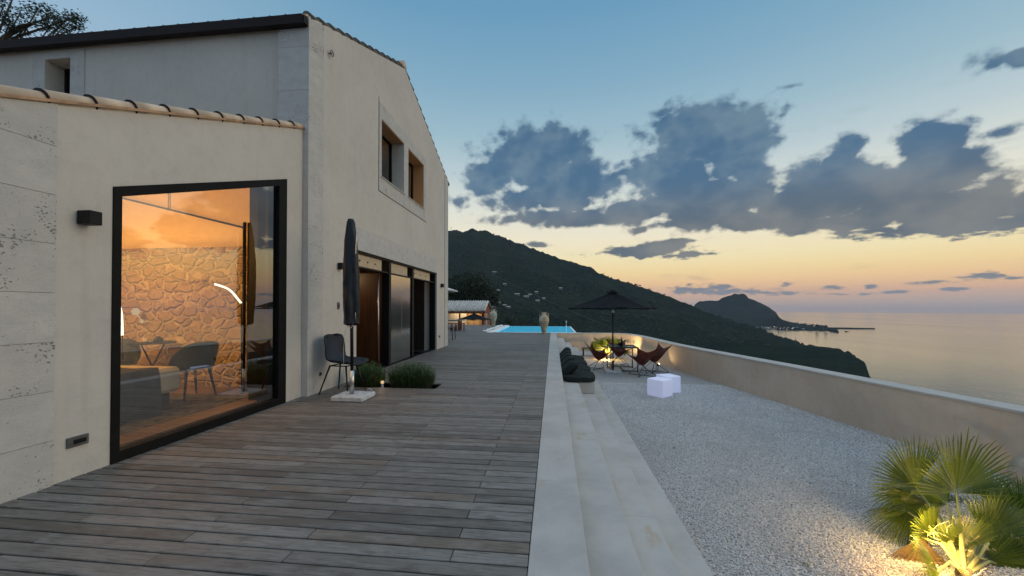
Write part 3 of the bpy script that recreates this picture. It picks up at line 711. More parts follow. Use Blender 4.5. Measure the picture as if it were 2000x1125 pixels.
# ================================================================== HOUSE
house = thing('house', 'large rendered villa with travertine corners, tall gable and low glazed wing', 'house', (-6, 6, 0))
fx = lambda X0: (lambda a, b, t: (X0-t, a, b))     # polygon in (Y,Z), thickness towards -X
def quoins(mb, f, a0, a1, z0, z1, tilt=None, h=.62, gap=.0025):
    z = z0
    while z < z1-.02:
        zz = min(z+h, z1); f(mb, a0, a1, z+gap, zz-gap); z = zz
# gable wall
mb = MB()
outer = [(4.97,-.4),(6.30,-.4),(6.30,2.26),(10.92,2.26),(10.92,-.4),(12.1,-.4),(12.1,5.36),(8.45,6.80),(4.97,5.36)]
H1 = [(7.24,3.87),(8.38,3.87),(8.38,5.03),(7.24,5.03)]; H2 = [(8.65,3.87),(9.73,3.87),(9.73,5.03),(8.65,5.03)]
mb.slab(outer, [H1, H2], fx(XG), 0, .38); mb.build('gable_wall', M['plaster'], house)
# end wall above the wing roof
mb = MB()
mb.slab([(-3.803,3.5),(-3.803,5.36),(-12.5,5.36),(-12.5,3.5)], [[(-7.33,3.98),(-7.33,5.06),(-7.77,5.06),(-7.77,3.98)]], lambda a, b, t: (a, 5.0+t, b), 0, .32); mb.build('end_wall', M['plaster'], house)
mb = MB(); mb.box(-12.5, -12.2, 5.33, 12.1, -.4, 5.36); mb.box(-12.2, -3.81, 11.8, 12.1, -.4, 5.36); mb.build('rear_wall', M['plaster'], house)
# travertine corner cladding
mb = MB(); z = -.02; k = 0
while z < 5.3:
    z2 = min(z+.62, 5.335)
    t = random.random()
    mb.add([(XG+.003, 4.967, z+.002), (XG+.003, 5.32, z+.002), (XG+.003, 5.32, z2-.002+(.0 if z2 < 5.3 else .14)), (XG+.003, 4.967, z2-.002)], [(0, 1, 2, 3)], tint=t)
    if z2 > 3.6: mb.add([(XG+.003, 4.967, z+.002), (XG+.003, 4.967, z2-.002), (-3.885, 4.967, z2-.002), (-3.885, 4.967, z+.002)], [(0, 1, 2, 3)], tint=t*.6)
    z = z2
mb.build('corner_cladding', M['travertine'], house)
mb = MB(); z = 0.
while z < 5.3:
    z2 = min(z+.62, 5.345); mb.box(XG-.03, XG+.004, 11.74, 12.103, z+.002, z2-.002, tint=random.random()*.3); z = z2
mb.build('far_corner_cladding', M['travertine'], house)
# drip joint at the far corner, surround round upper windows, lintel band
mb = MB(); mb.box(XG-.02, XG+.003, 11.712, 11.728, 0, 5.45); mb.build('expansion_joint', M['black'], house)
mb = MB()
mb.slab([(7.13,3.56),(9.90,3.56),(9.90,3.86+.0),(9.90,5.22),(7.13,5.34)], [[(a+(-.004 if i in (0, 3) else .004), b) for i, (a, b) in enumerate(H1)], [(a+(-.004 if i in (0, 3) else .004), b) for i, (a, b) in enumerate(H2)]], fx(XG+.012), 0, .010)
mb.build('window_surround', M['travertine'], house)
mb = MB(); mb.box(XG, XG+.006, 7.118, 7.13, 3.55, 5.42); mb.box(XG, XG+.006, 7.13, 9.95, 3.548, 3.56); mb.build('groove_shade_line', M['grey_box'], house)  # grey strips paint the shading line along the surround
mb = MB()
for a, b in ((6.30, 7.4), (7.4, 8.6), (8.6, 9.8), (9.8, 10.94)): mb.box(XG, XG+.004, a+.002, b-.002, 2.262, 2.66, tint=random.random()*.5)
mb.build('lintel_band', M['travertine'], house)
# roof of the main body, verge tiles
rise = (6.80-5.36)/(8.45-4.97)
def roof_main():
    mb = MB()
    for (y0, z0, y1, z1) in ((4.93, 5.36-.06*rise, 8.45, 6.80), (12.3, 5.36-.2*rise, 8.45, 6.80)):
        mb.slab([(y0, z0+.005), (y1, z1+.005), (y1, z1+.06), (y0, z0+.035)], [], lambda a, b, t: (XG-.02-t, a, b), 0, 9.2)
    mb.build('roof', M['tile'], house)
    mb = MB()
    for sgn, (ya, za, yb, zb) in enumerate(((5.0, 5.36-.03*rise+.03, 8.42, 6.83), (12.26, 5.36-.16*rise+.03, 8.48, 6.83))):
        n = 13 if sgn == 0 else 14
        for k in range(n):
            a = Vector((XG-.06, ya+(yb-ya)*k/n, za+(zb-za)*k/n-.02)); b = Vector((XG-.06, ya+(yb-ya)*(k+1.12)/n, za+(zb-za)*(k+1.12)/n))
            mb.tube([a+Vector((0, 0, .03)), b-Vector((0, 0, .02))], [.07, .052], 12)
        # rows of tiles behind, seen from the side
    for r in range(1, 22):
        X = XG-.08-r*.24
        for (ya, za, yb, zb) in ((4.88, 5.36+.03-.10*rise, 8.42, 6.86),):
            mb.tube([(X, ya+.06, za-.035), (X, yb, zb-.04)], [.07, .06], 8)
    mb.build('verge_tiles', M['tile_dark'], house)
    mb = MB(); mb.tube([(XG-.01, 8.45, 6.87), (-12.4, 8.45, 6.87)], .12, 10); mb.build('ridge_tiles', M['tile'], house)
roof_main()
mb = MB(); mb.slab([(4.875, 5.205), (4.97-.004, 5.20), (4.97-.004, 5.322), (4.86, 5.322)], [], lambda a, b, t: (-3.455-t, a, b), 0, 9.0)
mb.build('gutter', M['gutter'], house)
mb = MB(); mb.box(-3.454, -3.43, 4.88, 4.965, 5.21, 5.315); mb.build('gutter_end', M['gutter'], house)
# surround of the small end window
mb = MB(); mb.slab([(-7.08,3.6),(-7.08,5.195),(-8.0,5.195),(-8.0,3.6)], [[(-7.326,3.97),(-7.326,5.064),(-7.774,5.064),(-7.774,3.97)]], lambda a, b, t: (a, 4.988+t, b), 0, .011); mb.build('end_window_surround', M['travertine'], house)
def window_unit(name, ax, fixed, a0, a1, z0, z1, leaf=None, depth=.05, fw=.05, mats=('dark_metal', 'glass'), curtain=None):
    """frame + panes in plane X=fixed (ax='x') or Y=fixed (ax='y')"""
    mb = MB()
    def bx(A0, A1, Z0, Z1, d0=0, d1=depth):
        if ax == 'x': mb.box(fixed-d1, fixed-d0, A0, A1, Z0, Z1)
        else: mb.box(A0, A1, fixed+d0, fixed+d1, Z0, Z1)
    bx(a0, a1, z0, z0+fw); bx(a0, a1, z1-fw, z1); bx(a0, a0+fw, z0+fw, z1-fw); bx(a1-fw, a1, z0+fw, z1-fw)
    if leaf: bx(leaf-fw/2, leaf+fw/2, z0+fw, z1-fw)
    fr = mb.build(name, M[mats[0]], house)
    mb = MB(); q = fixed-depth*.5 if ax == 'x' else fixed+depth*.5; mb.add([((q, a, b) if ax == 'x' else (a, q, b)) for a, b in ((a0+fw, z0+fw), (a1-fw, z0+fw), (a1-fw, z1-fw), (a0+fw, z1-fw))], [(0, 1, 2, 3)]); mb.build('pane', M[mats[1]], fr)
    return fr
window_unit('upper_window', 'x', -3.70, 7.24, 8.38, 3.87, 5.03, 7.80)
window_unit('upper_window', 'x', -3.70, 8.65, 9.73, 3.87, 5.03, 9.2)
window_unit('end_window', 'y', 5.22, -7.77, -7.33, 3.98, 5.06)
# wood lined soffits of the upper openings, one reveal too
mb = MB(); mb.box(-3.70, XG+.001, 7.243, 8.377, 5.012, 5.032); mb.box(-3.70, XG+.001, 8.653, 9.727, 5.012, 5.032); mb.box(-3.70, XG+.001, 9.712, 9.732, 3.872, 5.012); mb.build('reveal_lining', M['tan_wood'], house)
mb = MB(); mb.box(-3.70, XG+.03, 7.20, 8.42, 3.845, 3.868); mb.box(-3.70, XG+.03, 8.61, 9.77, 3.845, 3.868); mb.build('window_sill', M['stone'], house)
# curtains and dark rooms behind the upper windows
mb = MB()
for (a0, a1) in ((7.26, 7.62), (8.67, 8.95)):
    mb.grid(lambda u, v: (-3.84-.025*math.sin(u*26), a0+(a1-a0)*u, 3.88+1.14*v), 40, 2)
mb.build('curtain', M['linen'], house)
mb = MB(); mb.box(-4.9, -4.85, 6.9, 10, 3.6, 5.3); mb.box(-4.9, -3.81, 6.9, 10, 3.6, 3.62); mb.box(-4.9, -3.81, 6.9, 10, 5.30, 5.32); mb.box(-8.2, -6.9, 6.6, 6.65, 3.6, 5.3); mb.build('upper_room', M['ceiling'], house)
areal('upper_room_light', (-4.3, 9.3, 5.2), (-4.3, 9.3, 3.6), 2.2, .5, .5)
areal('soffit_light', (-3.58, 9.2, 3.92), (-3.58, 9.4, 5), .5, .2, .8)

# ---- sliding doors bay
fr = MB()
for y in (7.72, 9.06, 10.84): fr.box(-3.62, -3.46, y, y+.10, 0, 2.24)
fr.box(-3.62, -3.46, 6.30, 6.38, 0, 2.24); fr.box(-3.62, -3.46, 6.38, 10.84, 2.22, 2.25); fr.box(-3.62, -3.47, 6.38, 10.84, 1.965, 1.99)
fr.box(-3.60, -3.47, 6.38, 10.84, -.004, .012)
dr = fr.build('door_frame', M['black'], house)
fr = MB()
for a, b in ((6.38, 7.44), (7.82, 8.82), (9.16, 10.5)):
    fr.box(-3.56, -3.50, a, b, 1.99, 2.215)
o = fr.build('shutter_box', M['fascia'], house)
fr = MB()
for a in (6.55, 6.85, 7.15, 9.3, 9.7, 10.15):
    fr.tube([(-3.497, a, 2.10), (-3.490, a, 2.10)], .018, 10)
fr.build('fixing', M['black'], o)
# bay two: brushed metal folding leaves
for a, b in ((7.86, 8.47), (8.475, 9.055)):
    mb = MB(); mb.box(-3.53, -3.49, a, b, .03, 1.96, bev=.003)
    o = mb.build('metal_door', M['panel'] if 'panel' in M else M['steel'], house)
# bay one: door leaf ajar, brown wall behind, bay three: dark recess
mb = MB(); mb.box(-4.25, -3.60, 7.50, 7.58, .01, 1.95); l1 = mb.build('open_door', M['brown_wood'], house)
mb = MB(); mb.tube([(-3.585, 7.48, .05), (-3.585, 7.48, 1.93)], .012, 8); mb.build('edge_strip', M['steel'], l1)
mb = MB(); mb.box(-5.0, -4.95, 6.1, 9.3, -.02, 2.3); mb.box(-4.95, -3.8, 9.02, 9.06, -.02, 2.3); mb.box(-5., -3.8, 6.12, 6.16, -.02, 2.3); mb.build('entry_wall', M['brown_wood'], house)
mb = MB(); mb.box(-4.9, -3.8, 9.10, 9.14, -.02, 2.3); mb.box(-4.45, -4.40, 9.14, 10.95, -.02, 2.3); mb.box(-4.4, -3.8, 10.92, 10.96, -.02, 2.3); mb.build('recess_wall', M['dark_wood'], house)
mb = MB(); mb.box(-5., -3.63, 6.1, 10.96, 2.28, 2.32); mb.build('entry_ceiling', M['brown_wood'], house)
mb = MB(); mb.box(-4.94, -4.90, 7.35, 7.6, .1, .62); mb.build('glow_panel', M['litpanel'], house)  # glowing panel added for the orange light low in the entry
mb = MB(); mb.box(-4.94, -4.90, 7.30, 7.42, 1.72, 1.86); o = mb.build('lamp_block', M['led'], house)
mb = MB(); mb.box(-4.945, -4.93, 8.3, 8.33, .3, 1.7); mb.build('light_strip', M['pendant'], house)
pointl('entry_light', (-4.4, 7.0, 1.9), 9., size=.12); areal('recess_light', (-4.0, 10.2, 2.2), (-4.0, 10.2, 0), .5, .3, .6)
areal('threshold_light', (-3.9, 8.3, 2.2), (-3.9, 8.3, 0), .8, .3, .6)

# ---- wing
zt = lambda y: 2.852+.402*(y-2.7)
mb = MB()
mb.slab([(.3,-.4),(2.66,-.4),(2.66,2.215),(4.64,2.945),(4.64,-.4),(4.966,-.4),(4.966,zt(4.966)),(.3,zt(.3))], [], fx(XW), 0, .28); mb.build('wing_wall', M['plaster'], house)
# bigger stone courses at the near end
mb = MB(); z = -.03; k = 0
top = lambda y: zt(y)-.004
tints = [.75, .1, .9, .12, .55, .85, .2, .7, .5]
for k in range(10):
    z2 = z+.345 if k else .316
    y0, y1 = .3, 2.31
    if z2 < top(y0): poly = [(y0, z+.0015), (y1, z+.0015), (y1, z2-.0015), (y0, z2-.0015)]
    elif z < top(y1):
        ya = y0+(z-top(y0))/.41 if z > top(y0) else y0
        yb = min(y1, y0+(z2-top(y0))/.41)
        poly = [(ya, z+.0015), (y1, z+.0015), (y1, min(z2, top(y1))-.0015)]+([(yb, z2-.0015)] if yb < y1 else [])+([(y0, top(y0))] if z < top(y0) else [])
    else: break
    sub = MB(); sub.slab(poly, [], fx(XW+.012), 0, .010)
    mb.add(sub.v, sub.f, tint=tints[k % 9]); z = z2
mb.build('wing_cladding', M['travertine'], house)
mb = MB(); mb.slab([(.2,zt(.2)+.003),(4.965,zt(4.965)+.003),(4.965,zt(4.965)+.024),(.2,zt(.2)+.024)], [], fx(XW+.03), 0, 7.6); mb.build('wing_roof', M['mortar'], house)
mb = MB(); k = 0; y = .3
d = Vector((0, 1, .41)).normalized()
while y < 4.93:
    a = Vector((XW-.035, y, zt(y)+.036)); L = .325
    b = Vector((XW-.035, min(y+L, 4.96), zt(min(y+L, 4.96))+.026))
    mb.tube([a, b], [.058, .047], 16, tint=random.random())
    for r in range(1, 24):
        c = Vector((-.2*r, 0, random.uniform(-.004, .004))); mb.tube([a+c, b+c], [.058, .047], 8, tint=random.random())
    y += .2785
y = .3
while y < 4.93:
    a = Vector((XW-.035, y-.002, zt(y)+.0355)); n0 = len(mb.f); mb.tube([a, a+d*.011], [.0605, .0605], 16); mb.mi[n0:] = [1]*(len(mb.f)-n0); y += .2785
mb.build('wing_roof_tiles', [M['tile'], M['gutter']], house)
# the big tapered window
mb = MB(); fwd = XW+.012
def quad_slab(pts, t=.11): mb.slab(pts, [], fx(fwd), 0, t)
e = lambda y: 2.215+(2.945-2.215)*(y-2.66)/(4.64-2.66)
quad_slab([(2.66,.0),(2.72,.0),(2.72,e(2.72)),(2.66,e(2.66))], .155); quad_slab([(4.50,.0),(4.64,.0),(4.64,e(4.64)),(4.50,e(4.50))], .30)
quad_slab([(2.72,e(2.72)-.085),(4.50,e(4.50)-.085),(4.50,e(4.50)),(2.72,e(2.72))], .15); quad_slab([(2.72,.0),(4.50,.0),(4.50,.085),(2.72,.085)], .15)
wf = mb.build('large_window', M['dark_metal'], house)
mb = MB(); mb.add([(XW-.030, 2.70, .05), (XW-.030, 4.53, .05), (XW-.030, 4.53, e(4.5)-.05), (XW-.030, 2.70, e(2.7)-.05)], [(0, 1, 2, 3)]); mb.build('glass_pane', M['glass'], wf)
mb = MB(); mb.box(XW-.10, XW-.06, 4.40, 4.498, .085, e(4.42)-.09); mb.build('sash', M['black'], wf)
# ---- room behind it
mb = MB(); mb.slab([(.5,.003),(5.4,.003),(5.4,3.40),(4.9,3.40),(.5,zt(.5)-.05)], [], lambda a, b, t: (-9.6-t, a, b), 0, .1)
mb.add([(-3.82,4.97,zt(4.97)-.03),(-9.6,4.97,zt(4.97)-.03),(-9.6,.5,zt(.5)-.03),(-3.79,.5,zt(.5)-.03)], [(0,1,2,3)])
mb.add([(-3.82,4.97,zt(4.97)-.03),(-9.6,4.97,zt(4.97)-.03),(-9.6,5.45,zt(4.97)-.03),(-3.82,5.45,zt(4.97)-.03)], [(0,1,2,3)])
mb.box(-9.6, -3.82, .4, .5, 0, 2.); mb.box(-9.6, -3.805, 5.46, 5.56, 2.15, 3.6); mb.build('room_lining', M['ceiling'], house)
mb = MB()
def rub(u, v):
    x = -9.6+5.2*u; z = 2.2*v; return (x, 5.44-.035*abs(fbm(x*2.2, z*3.2, 0, 4)), z)
mb.grid(rub, 120, 60); mb.build('rubble_wall', M['rubble'], house)
mb = MB(); mb.box(-4.50, -3.81, 5.15, 5.38, 0, 2.50); mb.build('dark_cupboard', M['dark_wood'], house)
mb = MB(); mb.box(-4.06, -3.79, 4.68, 5.15, 0, 3.3); mb.build('black_blocker', M['black'], house)  # black block added to hide the lamplit wall end and keep it dark
mb = MB(); mb.tube([(-4.52, 5.12, 0), (-4.52, 5.12, 2.5)], .022, 8); mb.tube([(-4.52, 5.12, 2.42), (-6.95, 5.12, 3.02)], .014, 8)
mb.tube([(-5.75, 5.12, 2.71), (-5.75, 5.12, 3.2)], .006, 6); mb.tube([(-5.78, 5.12, 2.71), (-5.78, 5.12, 3.2)], .006, 6); mb.build('track_rail', M['black'], house)
mb = MB(); mb.box(-9.6, -3.79, .5, 5.46, -.015, .004); mb.build('room_floor', M['parquet'], house)
areal('room_ceiling_light', (-6.2, 2.6, 2.5), (-6.2, 5.4, 2.1), 105., 2.4, .5, (1, .50, .12)); areal('room_wash', (-6.4, 4.9, .25), (-6.4, 5.5, 2.0), 8., 3., .1, (1, .5, .18))
pointl('room_lamp', (-6.4, 4.2, 2.1), 34., (1, .5, .14), .15); areal('cove_light', (-6.2, 5.25, 2.3), (-6.2, 5.46, 3.0), 4., 3., .06, (1, .55, .2))
spot('deck_spill_spot', (-4.3, 3.5, 2.9), (-2.9, 3.6, 0), 60., (1, .52, .2), 80, .08)  # unseen spot added to strengthen the warm spill on the deck

# ================================================================== THINGS ON THE HOUSE
def wall_lamp(X, y0, y1, z0, z1, out, label):
    o = thing('wall_lamp', label, 'wall lamp', (X, (y0+y1)/2, z0), 'box lamps on the house wall')
    mb = MB(); mb.box(X+.01, X+out, y0, y1, z0, z1, bev=.003); mb.build('lamp_body', M['black'], o)
    mb = MB(); mb.box(X, X+.01, y0+.02, y1-.02, z0+.015, z1-.015); mb.build('back_plate', M['grey_box'], o)
wall_lamp(XW, 2.425, 2.505, 1.865, 1.965, .12, 'large black box lamp on the wall left of the big window')
wall_lamp(XG, 5.70, 5.80, 1.86, 1.96, .08, 'small black box lamp on the wall left of the closed parasol')
wall_lamp(XG, 11.27, 11.40, 1.86, 1.97, .08, 'small black box lamp at the far corner right of the doors')
def plate(X, y0, y1, z0, z1, name, label, cat, mat='grey_box'):
    o = thing(name, label, cat, (X, (y0+y1)/2, z0)); mb = MB(); mb.box(X, X+.014, y0, y1, z0, z1, bev=.003); mb.build('cover_plate', M[mat], o)
    mb = MB(); mb.box(X+.0142, X+.018, y0+(y1-y0)*.28, y1-(y1-y0)*.15, z0+(z1-z0)*.28, z1-(z1-z0)*.3); mb.build('slot', M['black'], o)
plate(XW, 2.385, 2.515, .225, .300, 'recessed_light', 'grey recessed light low on the wall left of the big window', 'wall light')
plate(XG, 5.70, 5.76, 1.22, 1.33, 'door_bell', 'small grey switch plate on the wall behind the parasol', 'switch plate')
plate(XG, 5.24, 5.29, .24, .29, 'wall_socket', 'small round outlet low on the stone corner behind the chair', 'socket', 'grey_box')
plate(XG, 11.12, 11.22, .33, .40, 'wall_socket', 'small socket low on the wall at the far corner', 'socket', 'grey_box')
mb = MB(); mb.tube([(XG, 5.45, 5.15), (XG+.05, 5.45, 5.15)], .012, 8)
mb.tube([(XG+.05, 5.45+.04*math.cos(t), 5.15+.04*math.sin(t)) for t in np.linspace(0, 2*PI, 16)], .008, 6)
tag(mb.build('ring_hook', M['grey_box']), 'small metal ring hook high on the gable near the corner', 'hook')

# ================================================================== THINGS
def sweep_rods(mb, segs, r, n=8):
    for s_ in segs: mb.tube(s_, r, n)
# closed parasol
def closed_parasol():
    c = Vector((-2.74, 4.92, 0)); o = thing('closed_parasol', 'tall closed parasol in a dark navy cover on a square stone base', 'parasol', c)
    mb = MB(); mb.box(-2.925, -2.49, 4.735, 5.12, .0, .068, bev=.012); b_ = mb.build('base', M['marble'], o)
    mb = MB(); mb.tube([(-2.62, 5.07, .06), (-2.62, 5.07, .105), (-2.52, 5.07, .105), (-2.52, 5.07, .06)], .006, 8); mb.build('handle', M['steel'], b_)
    mb = MB(); mb.tube([c+Vector((.01, 0, .068)), c+Vector((.01, 0, .385))], .029, 16); mb.build('sleeve', M['steel'], o)
    mb = MB(); mb.tube([c+Vector((.01, 0, .38)), c+Vector((.0, 0, 1.2))], .022, 14); mb.build('pole', M['black'], o)
    prof = [(.0, 2.465), (.035, 2.46), (.052, 2.42), (.068, 2.3), (.088, 2.1), (.102, 1.9), (.112, 1.65), (.112, 1.4), (.105, 1.2), (.098, 1.08), (.10, 1.02), (.06, 1.0), (.03, 1.01)]
    mb = MB(); nn = 40; vs = []; fs = []
    for i in range(len(prof)-1):
        for s_ in range(4):
            r = prof[i][0]+(prof[i+1][0]-prof[i][0])*s_/4; z = prof[i][1]+(prof[i+1][1]-prof[i][1])*s_/4
            for k in range(nn):
                t = 2*PI*k/nn; q = r*(1+.10*math.sin(4*t+z*1.5)*min(1, (2.5-z)*2)+.10*fbm(math.cos(t)*2, math.sin(t)*2, z*5, 3)); vs.append((c.x+q*math.cos(t)-.012*(z-1), c.y+q*math.sin(t), z))
    rows = (len(prof)-1)*4
    for i in range(rows-1):
        for k in range(nn): fs.append((i*nn+k, i*nn+(k+1) % nn, (i+1)*nn+(k+1) % nn, (i+1)*nn+k))
    mb.add(vs, fs, True); cv = mb.build('cover', M['cover'], o)
    mb = MB(); mb.tube([(c.x+.085+.006*math.sin(z*9), c.y-.045, z) for z in np.linspace(2.25, 1.05, 14)], .006, 6); mb.build('zip', M['steel'], cv)
    mb = MB(); mb.tube([(c.x+.02, c.y-.03, 1.01), (c.x-.06, c.y-.05, .95), (c.x-.085, c.y-.05, .7), (c.x-.08, c.y-.05, .36)], .003, 6); mb.tube([(c.x-.03, c.y-.05, 1.0), (c.x+.03, c.y-.06, .97), (c.x+.05, c.y-.05, 1.02)], .005, 6); mb.build('cord', M['white_canvas'], cv)
closed_parasol()
# shell chair
def shell_chair():
    o = thing('shell_chair', 'dark blue velvet shell chair standing against the wall behind the parasol', 'chair', (-3.05, 5.28, 0), rz=-.12)
    path = [(.25, .405), (.23, .43), (.14, .435), (.02, .43), (-.09, .435), (-.16, .47), (-.20, .55), (-.225, .65), (-.245, .75), (-.26, .82), (-.265, .85)]
    def f(u, v):
        i = v*(len(path)-1); a = int(min(i, len(path)-2)); t = i-a
        px = path[a][0]*(1-t)+path[a+1][0]*t; pz = path[a][1]*(1-t)+path[a+1][1]*t
        s = 2*u-1; w = .22*(1-.5*max(0, v-.8)*5*.35)
        if v > .9: w *= 1-.55*((v-.9)/.1)**2
        up = .05*abs(s)**2.5*(1-abs(v-.35)*1.2 if v < .9 else .3)
        fw = .07*abs(s)**2.5*min(1, max(0, v-.45)*4)
        return (px+fw, s*w, pz+max(0, up))
    mb = MB(); mb.grid(f, 18, 40); sh = mb.build('seat_shell', M['shell'], o, False)
    md = sh.modifiers.new('s', 'SOLIDIFY'); md.thickness = .028; md2 = sh.modifiers.new('b', 'SUBSURF'); md2.levels = 1; md2.render_levels = 1
    for sx, sy in ((1, 1), (1, -1), (-1, 1), (-1, -1)):
        mb = MB(); mb.tube([(.13*sx-.02, .11*sy, .41), (.235*sx-.02, .21*sy, 0)], [.013, .009], 8); mb.build('leg', M['black_rod'], o, False)
    mb = MB(); mb.tube([(.11, -.11, .40), (.11, .11, .40), (-.15, .11, .40), (-.15, -.11, .40), (.11, -.11, .40)], .009, 8); mb.build('under_frame', M['black_rod'], o, False)
shell_chair()
# rosemary bushes
def bush(cx, cy, z0, rx, ry, h, n, label, stray=.15, seed=1):
    rnd = random.Random(seed); o = thing('rosemary_bush', label, 'bush', (cx, cy, z0), 'bushes in the deck planting bed')
    mb = MB(); st = MB()
    for k in range(n):
        a = rnd.uniform(0, 2*PI); rr = rnd.random()**.5; bx, by = cx+rx*.8*rr*math.cos(a), cy+ry*.8*rr*math.sin(a)
        hh = h*rnd.uniform(.55, 1.05)*(1-.25*rr**2); lx, ly = rx*.30*math.cos(a)*rr+rnd.uniform(-.03, .03), ry*.35*math.sin(a)*rr
        p0 = Vector((bx, by, z0)); p1 = Vector((bx+lx, by+ly, z0+hh))
        if k % 5 == 0: st.tube([p0, p0.lerp(p1, .8)], [.004, .002], 4, cap=False)
        m = 16
        for i in range(m):
            t = .12+.88*(i/m); p = p0.lerp(p1, t); b = rnd.uniform(0, 2*PI); L = rnd.uniform(.020, .038)*(1.1-t*.3)
            dv = Vector((math.cos(b), math.sin(b), rnd.uniform(.5, 1.4))).normalized()*L; sd_ = Vector((-math.sin(b), math.cos(b), 0))*.0042
            mb.add([p-sd_, p+sd_, p+dv+sd_*.4, p+dv-sd_*.4], [(0, 1, 2, 3)], tint=min(1, max(0, t*rnd.uniform(.3, 1.15))))
    mb.build('foliage', M['rosemary'], o, recalc=False); st.build('stems', M['bark'], o, recalc=False)
bush(-2.24, 5.83, -.09, .37, .17, .49, 1500, 'large dark green rosemary bush nearest the open deck', seed=2)
bush(-2.95, 5.84, -.09, .26, .16, .47, 950, 'smaller dark green rosemary bush behind the parasol base', seed=3)
# little lamp between the bushes
o = thing('spike_light', 'small lit copper garden light between the two bushes', 'garden light', (-2.66, 5.78, -.09))
mb = MB(); mb.lathe([(.05, 0), (.045, .02), (.02, .10), (.018, .14)], 14, (-2.66, 5.70, -.09)); mb.build('base', M['marble'], o)
mb = MB(); mb.lathe([(.0, .19), (.02, .185), (.027, .165), (.022, .145), (.0, .14)], 14, (-2.66, 5.70, -.09)); mb.build('lamp_head', M['pendant'], o)
pointl('bush_light', (-2.66, 5.68, .13), .35, (1, .6, .3), .03)
# open parasol
def open_parasol(cx, cy, z0, ztop, zedge, R, nrib, rot, mat, label, polemat='black', base=True, group=None, tilt=0.):
    o = thing('open_parasol', label, 'parasol', (cx, cy, z0), group)
    mb = MB(); n = nrib; apex = Vector((cx, cy, ztop)); m = 6
    for k in range(n):
        a0, a1 = rot+2*PI*k/n, rot+2*PI*(k+1)/n
        e0 = Vector((cx+R*math.cos(a0), cy+R*math.sin(a0), zedge+tilt*math.cos(a0))); e1 = Vector((cx+R*math.cos(a1), cy+R*math.sin(a1), zedge+tilt*math.cos(a1)))
        def f(u, v, e0=e0, e1=e1):
            p = apex.lerp(e0.lerp(e1, u), v); s = math.sin(PI*u); return p+Vector((0, 0, -.05*s*v*(1-v)*4*.8+.03*s*v-.06*v*(1-v)))
        mb.grid(f, 6, 8, smooth=False)
        mb.add([tuple(e0), tuple(e1), tuple(e1+Vector((0, 0, -.045))), tuple(e0.lerp(e1, .5)+Vector((0, 0, -.015))), tuple(e0+Vector((0, 0, -.045)))], [(0, 1, 2, 3, 4)])
    cn = mb.build('canopy', M[mat], o, recalc=False)
    mb = MB(); mb.lathe([(.0, ztop+.075-z0), (.04, ztop+.07-z0), (.17, ztop+.005-z0), (.19, ztop-.03-z0)], n, (cx, cy, z0)); mb.build('vent', M[mat], cn)
    for k in range(n):
        a = rot+2*PI*k/n; mb = MB(); mb.tube([(cx, cy, ztop-.03), (cx+.985*R*math.cos(a), cy+.985*R*math.sin(a), zedge-.012+tilt*math.cos(a))], .008, 5)
        h = ztop-.48*(ztop-zedge); mb.tube([(cx, cy, zedge-.1), (cx+.5*R*math.cos(a), cy+.5*R*math.sin(a), (ztop+zedge)/2-.03)], .006, 5); mb.build('rib', M['black_rod'], o)
    mb = MB(); mb.tube([(cx, cy, z0+.05), (cx, cy, ztop)], .021, 12); pl = mb.build('pole', M[polemat], o)
    mb = MB(); mb.lathe([(.03, zedge-.14-z0), (.035, zedge-.12-z0), (.035, zedge-.04-z0), (.03, zedge-.02-z0)], 12, (cx, cy, z0)); mb.build('collar', M['steel'], pl)
    if base:
        mb = MB(); mb.box(cx-.25, cx+.25, cy-.25, cy+.25, z0, z0+.07, bev=.01); b_ = mb.build('base', M['marble'], o)
        mb = MB(); mb.tube([(cx, cy, z0+.07), (cx, cy, z0+.38)], .03, 12); mb.build('sleeve', M['black'], b_)
        mb = MB(); mb.tube([(cx+.07, cy-.2, z0+.07), (cx+.07, cy-.2, z0+.10), (cx+.17, cy-.2, z0+.10), (cx+.17, cy-.2, z0+.07)], .006, 6); mb.build('handle', M['steel'], b_)
    return o
open_parasol(1.92, 12.50, GZ, 1.74, 1.22, 1.43, 6, .12, 'canvas', 'black open parasol over the table on the gravel')
# butterfly chairs
def butterfly():
    o = thing('butterfly_chair', 'x', 'chair', (0, 0, 0), 'butterfly chairs round the table')
    BL, BR, FL, FR = Vector((-.36, -.40, .90)), Vector((.36, -.40, .90)), Vector((-.38, .36, .66)), Vector((.38, .36, .66))
    def f(u, v):
        s = 2*u-1; p = BL.lerp(BR, u).lerp(FL.lerp(FR, u), v)
        c = 1-(2*v-1)**2; a = 1-abs(s)**1.4
        sag = .15*a*(1-v)**1.5+.14*a*v**2+.20*c*(1-a*.0)+.18*c*a
        x = p.x*(1-.34*c*abs(s)**.5); y = p.y+.07*a*(1-v)**2-.12*a*v**3*1.
        return (x, y-.02*c, p.z-sag)
    mb = MB(); mb.grid(f, 20, 20); sl_ = mb.build('sling_seat', M['leather'], o, False)
    md = sl_.modifiers.new('s', 'SOLIDIFY'); md.thickness = .006
    for (a, b_) in ((BL, Vector((.30, .30, .01))), (BR, Vector((-.30, .30, .01))), (FL, Vector((.30, -.32, .01))), (FR, Vector((-.30, -.32, .01)))):
        mb = MB(); mb.tube([a, b_], .0085, 8); mb.build('leg', M['black_rod'], o, False)
    mb = MB()
    for s in (-1, 1): mb.tube([(s*.30, .30, .01), (s*.02, .0, .012), (s*.30, -.32, .01)], .0085, 8)
    mb.build('floor_rod', M['black_rod'], o, False); return o
bc = butterfly()
labs = ['dark red butterfly chair left of the table in front of the lit palm', 'dark red butterfly chair behind the table under the parasol', 'dark red butterfly chair nearest the white cubes', 'dark red butterfly chair right of the table against the parapet']
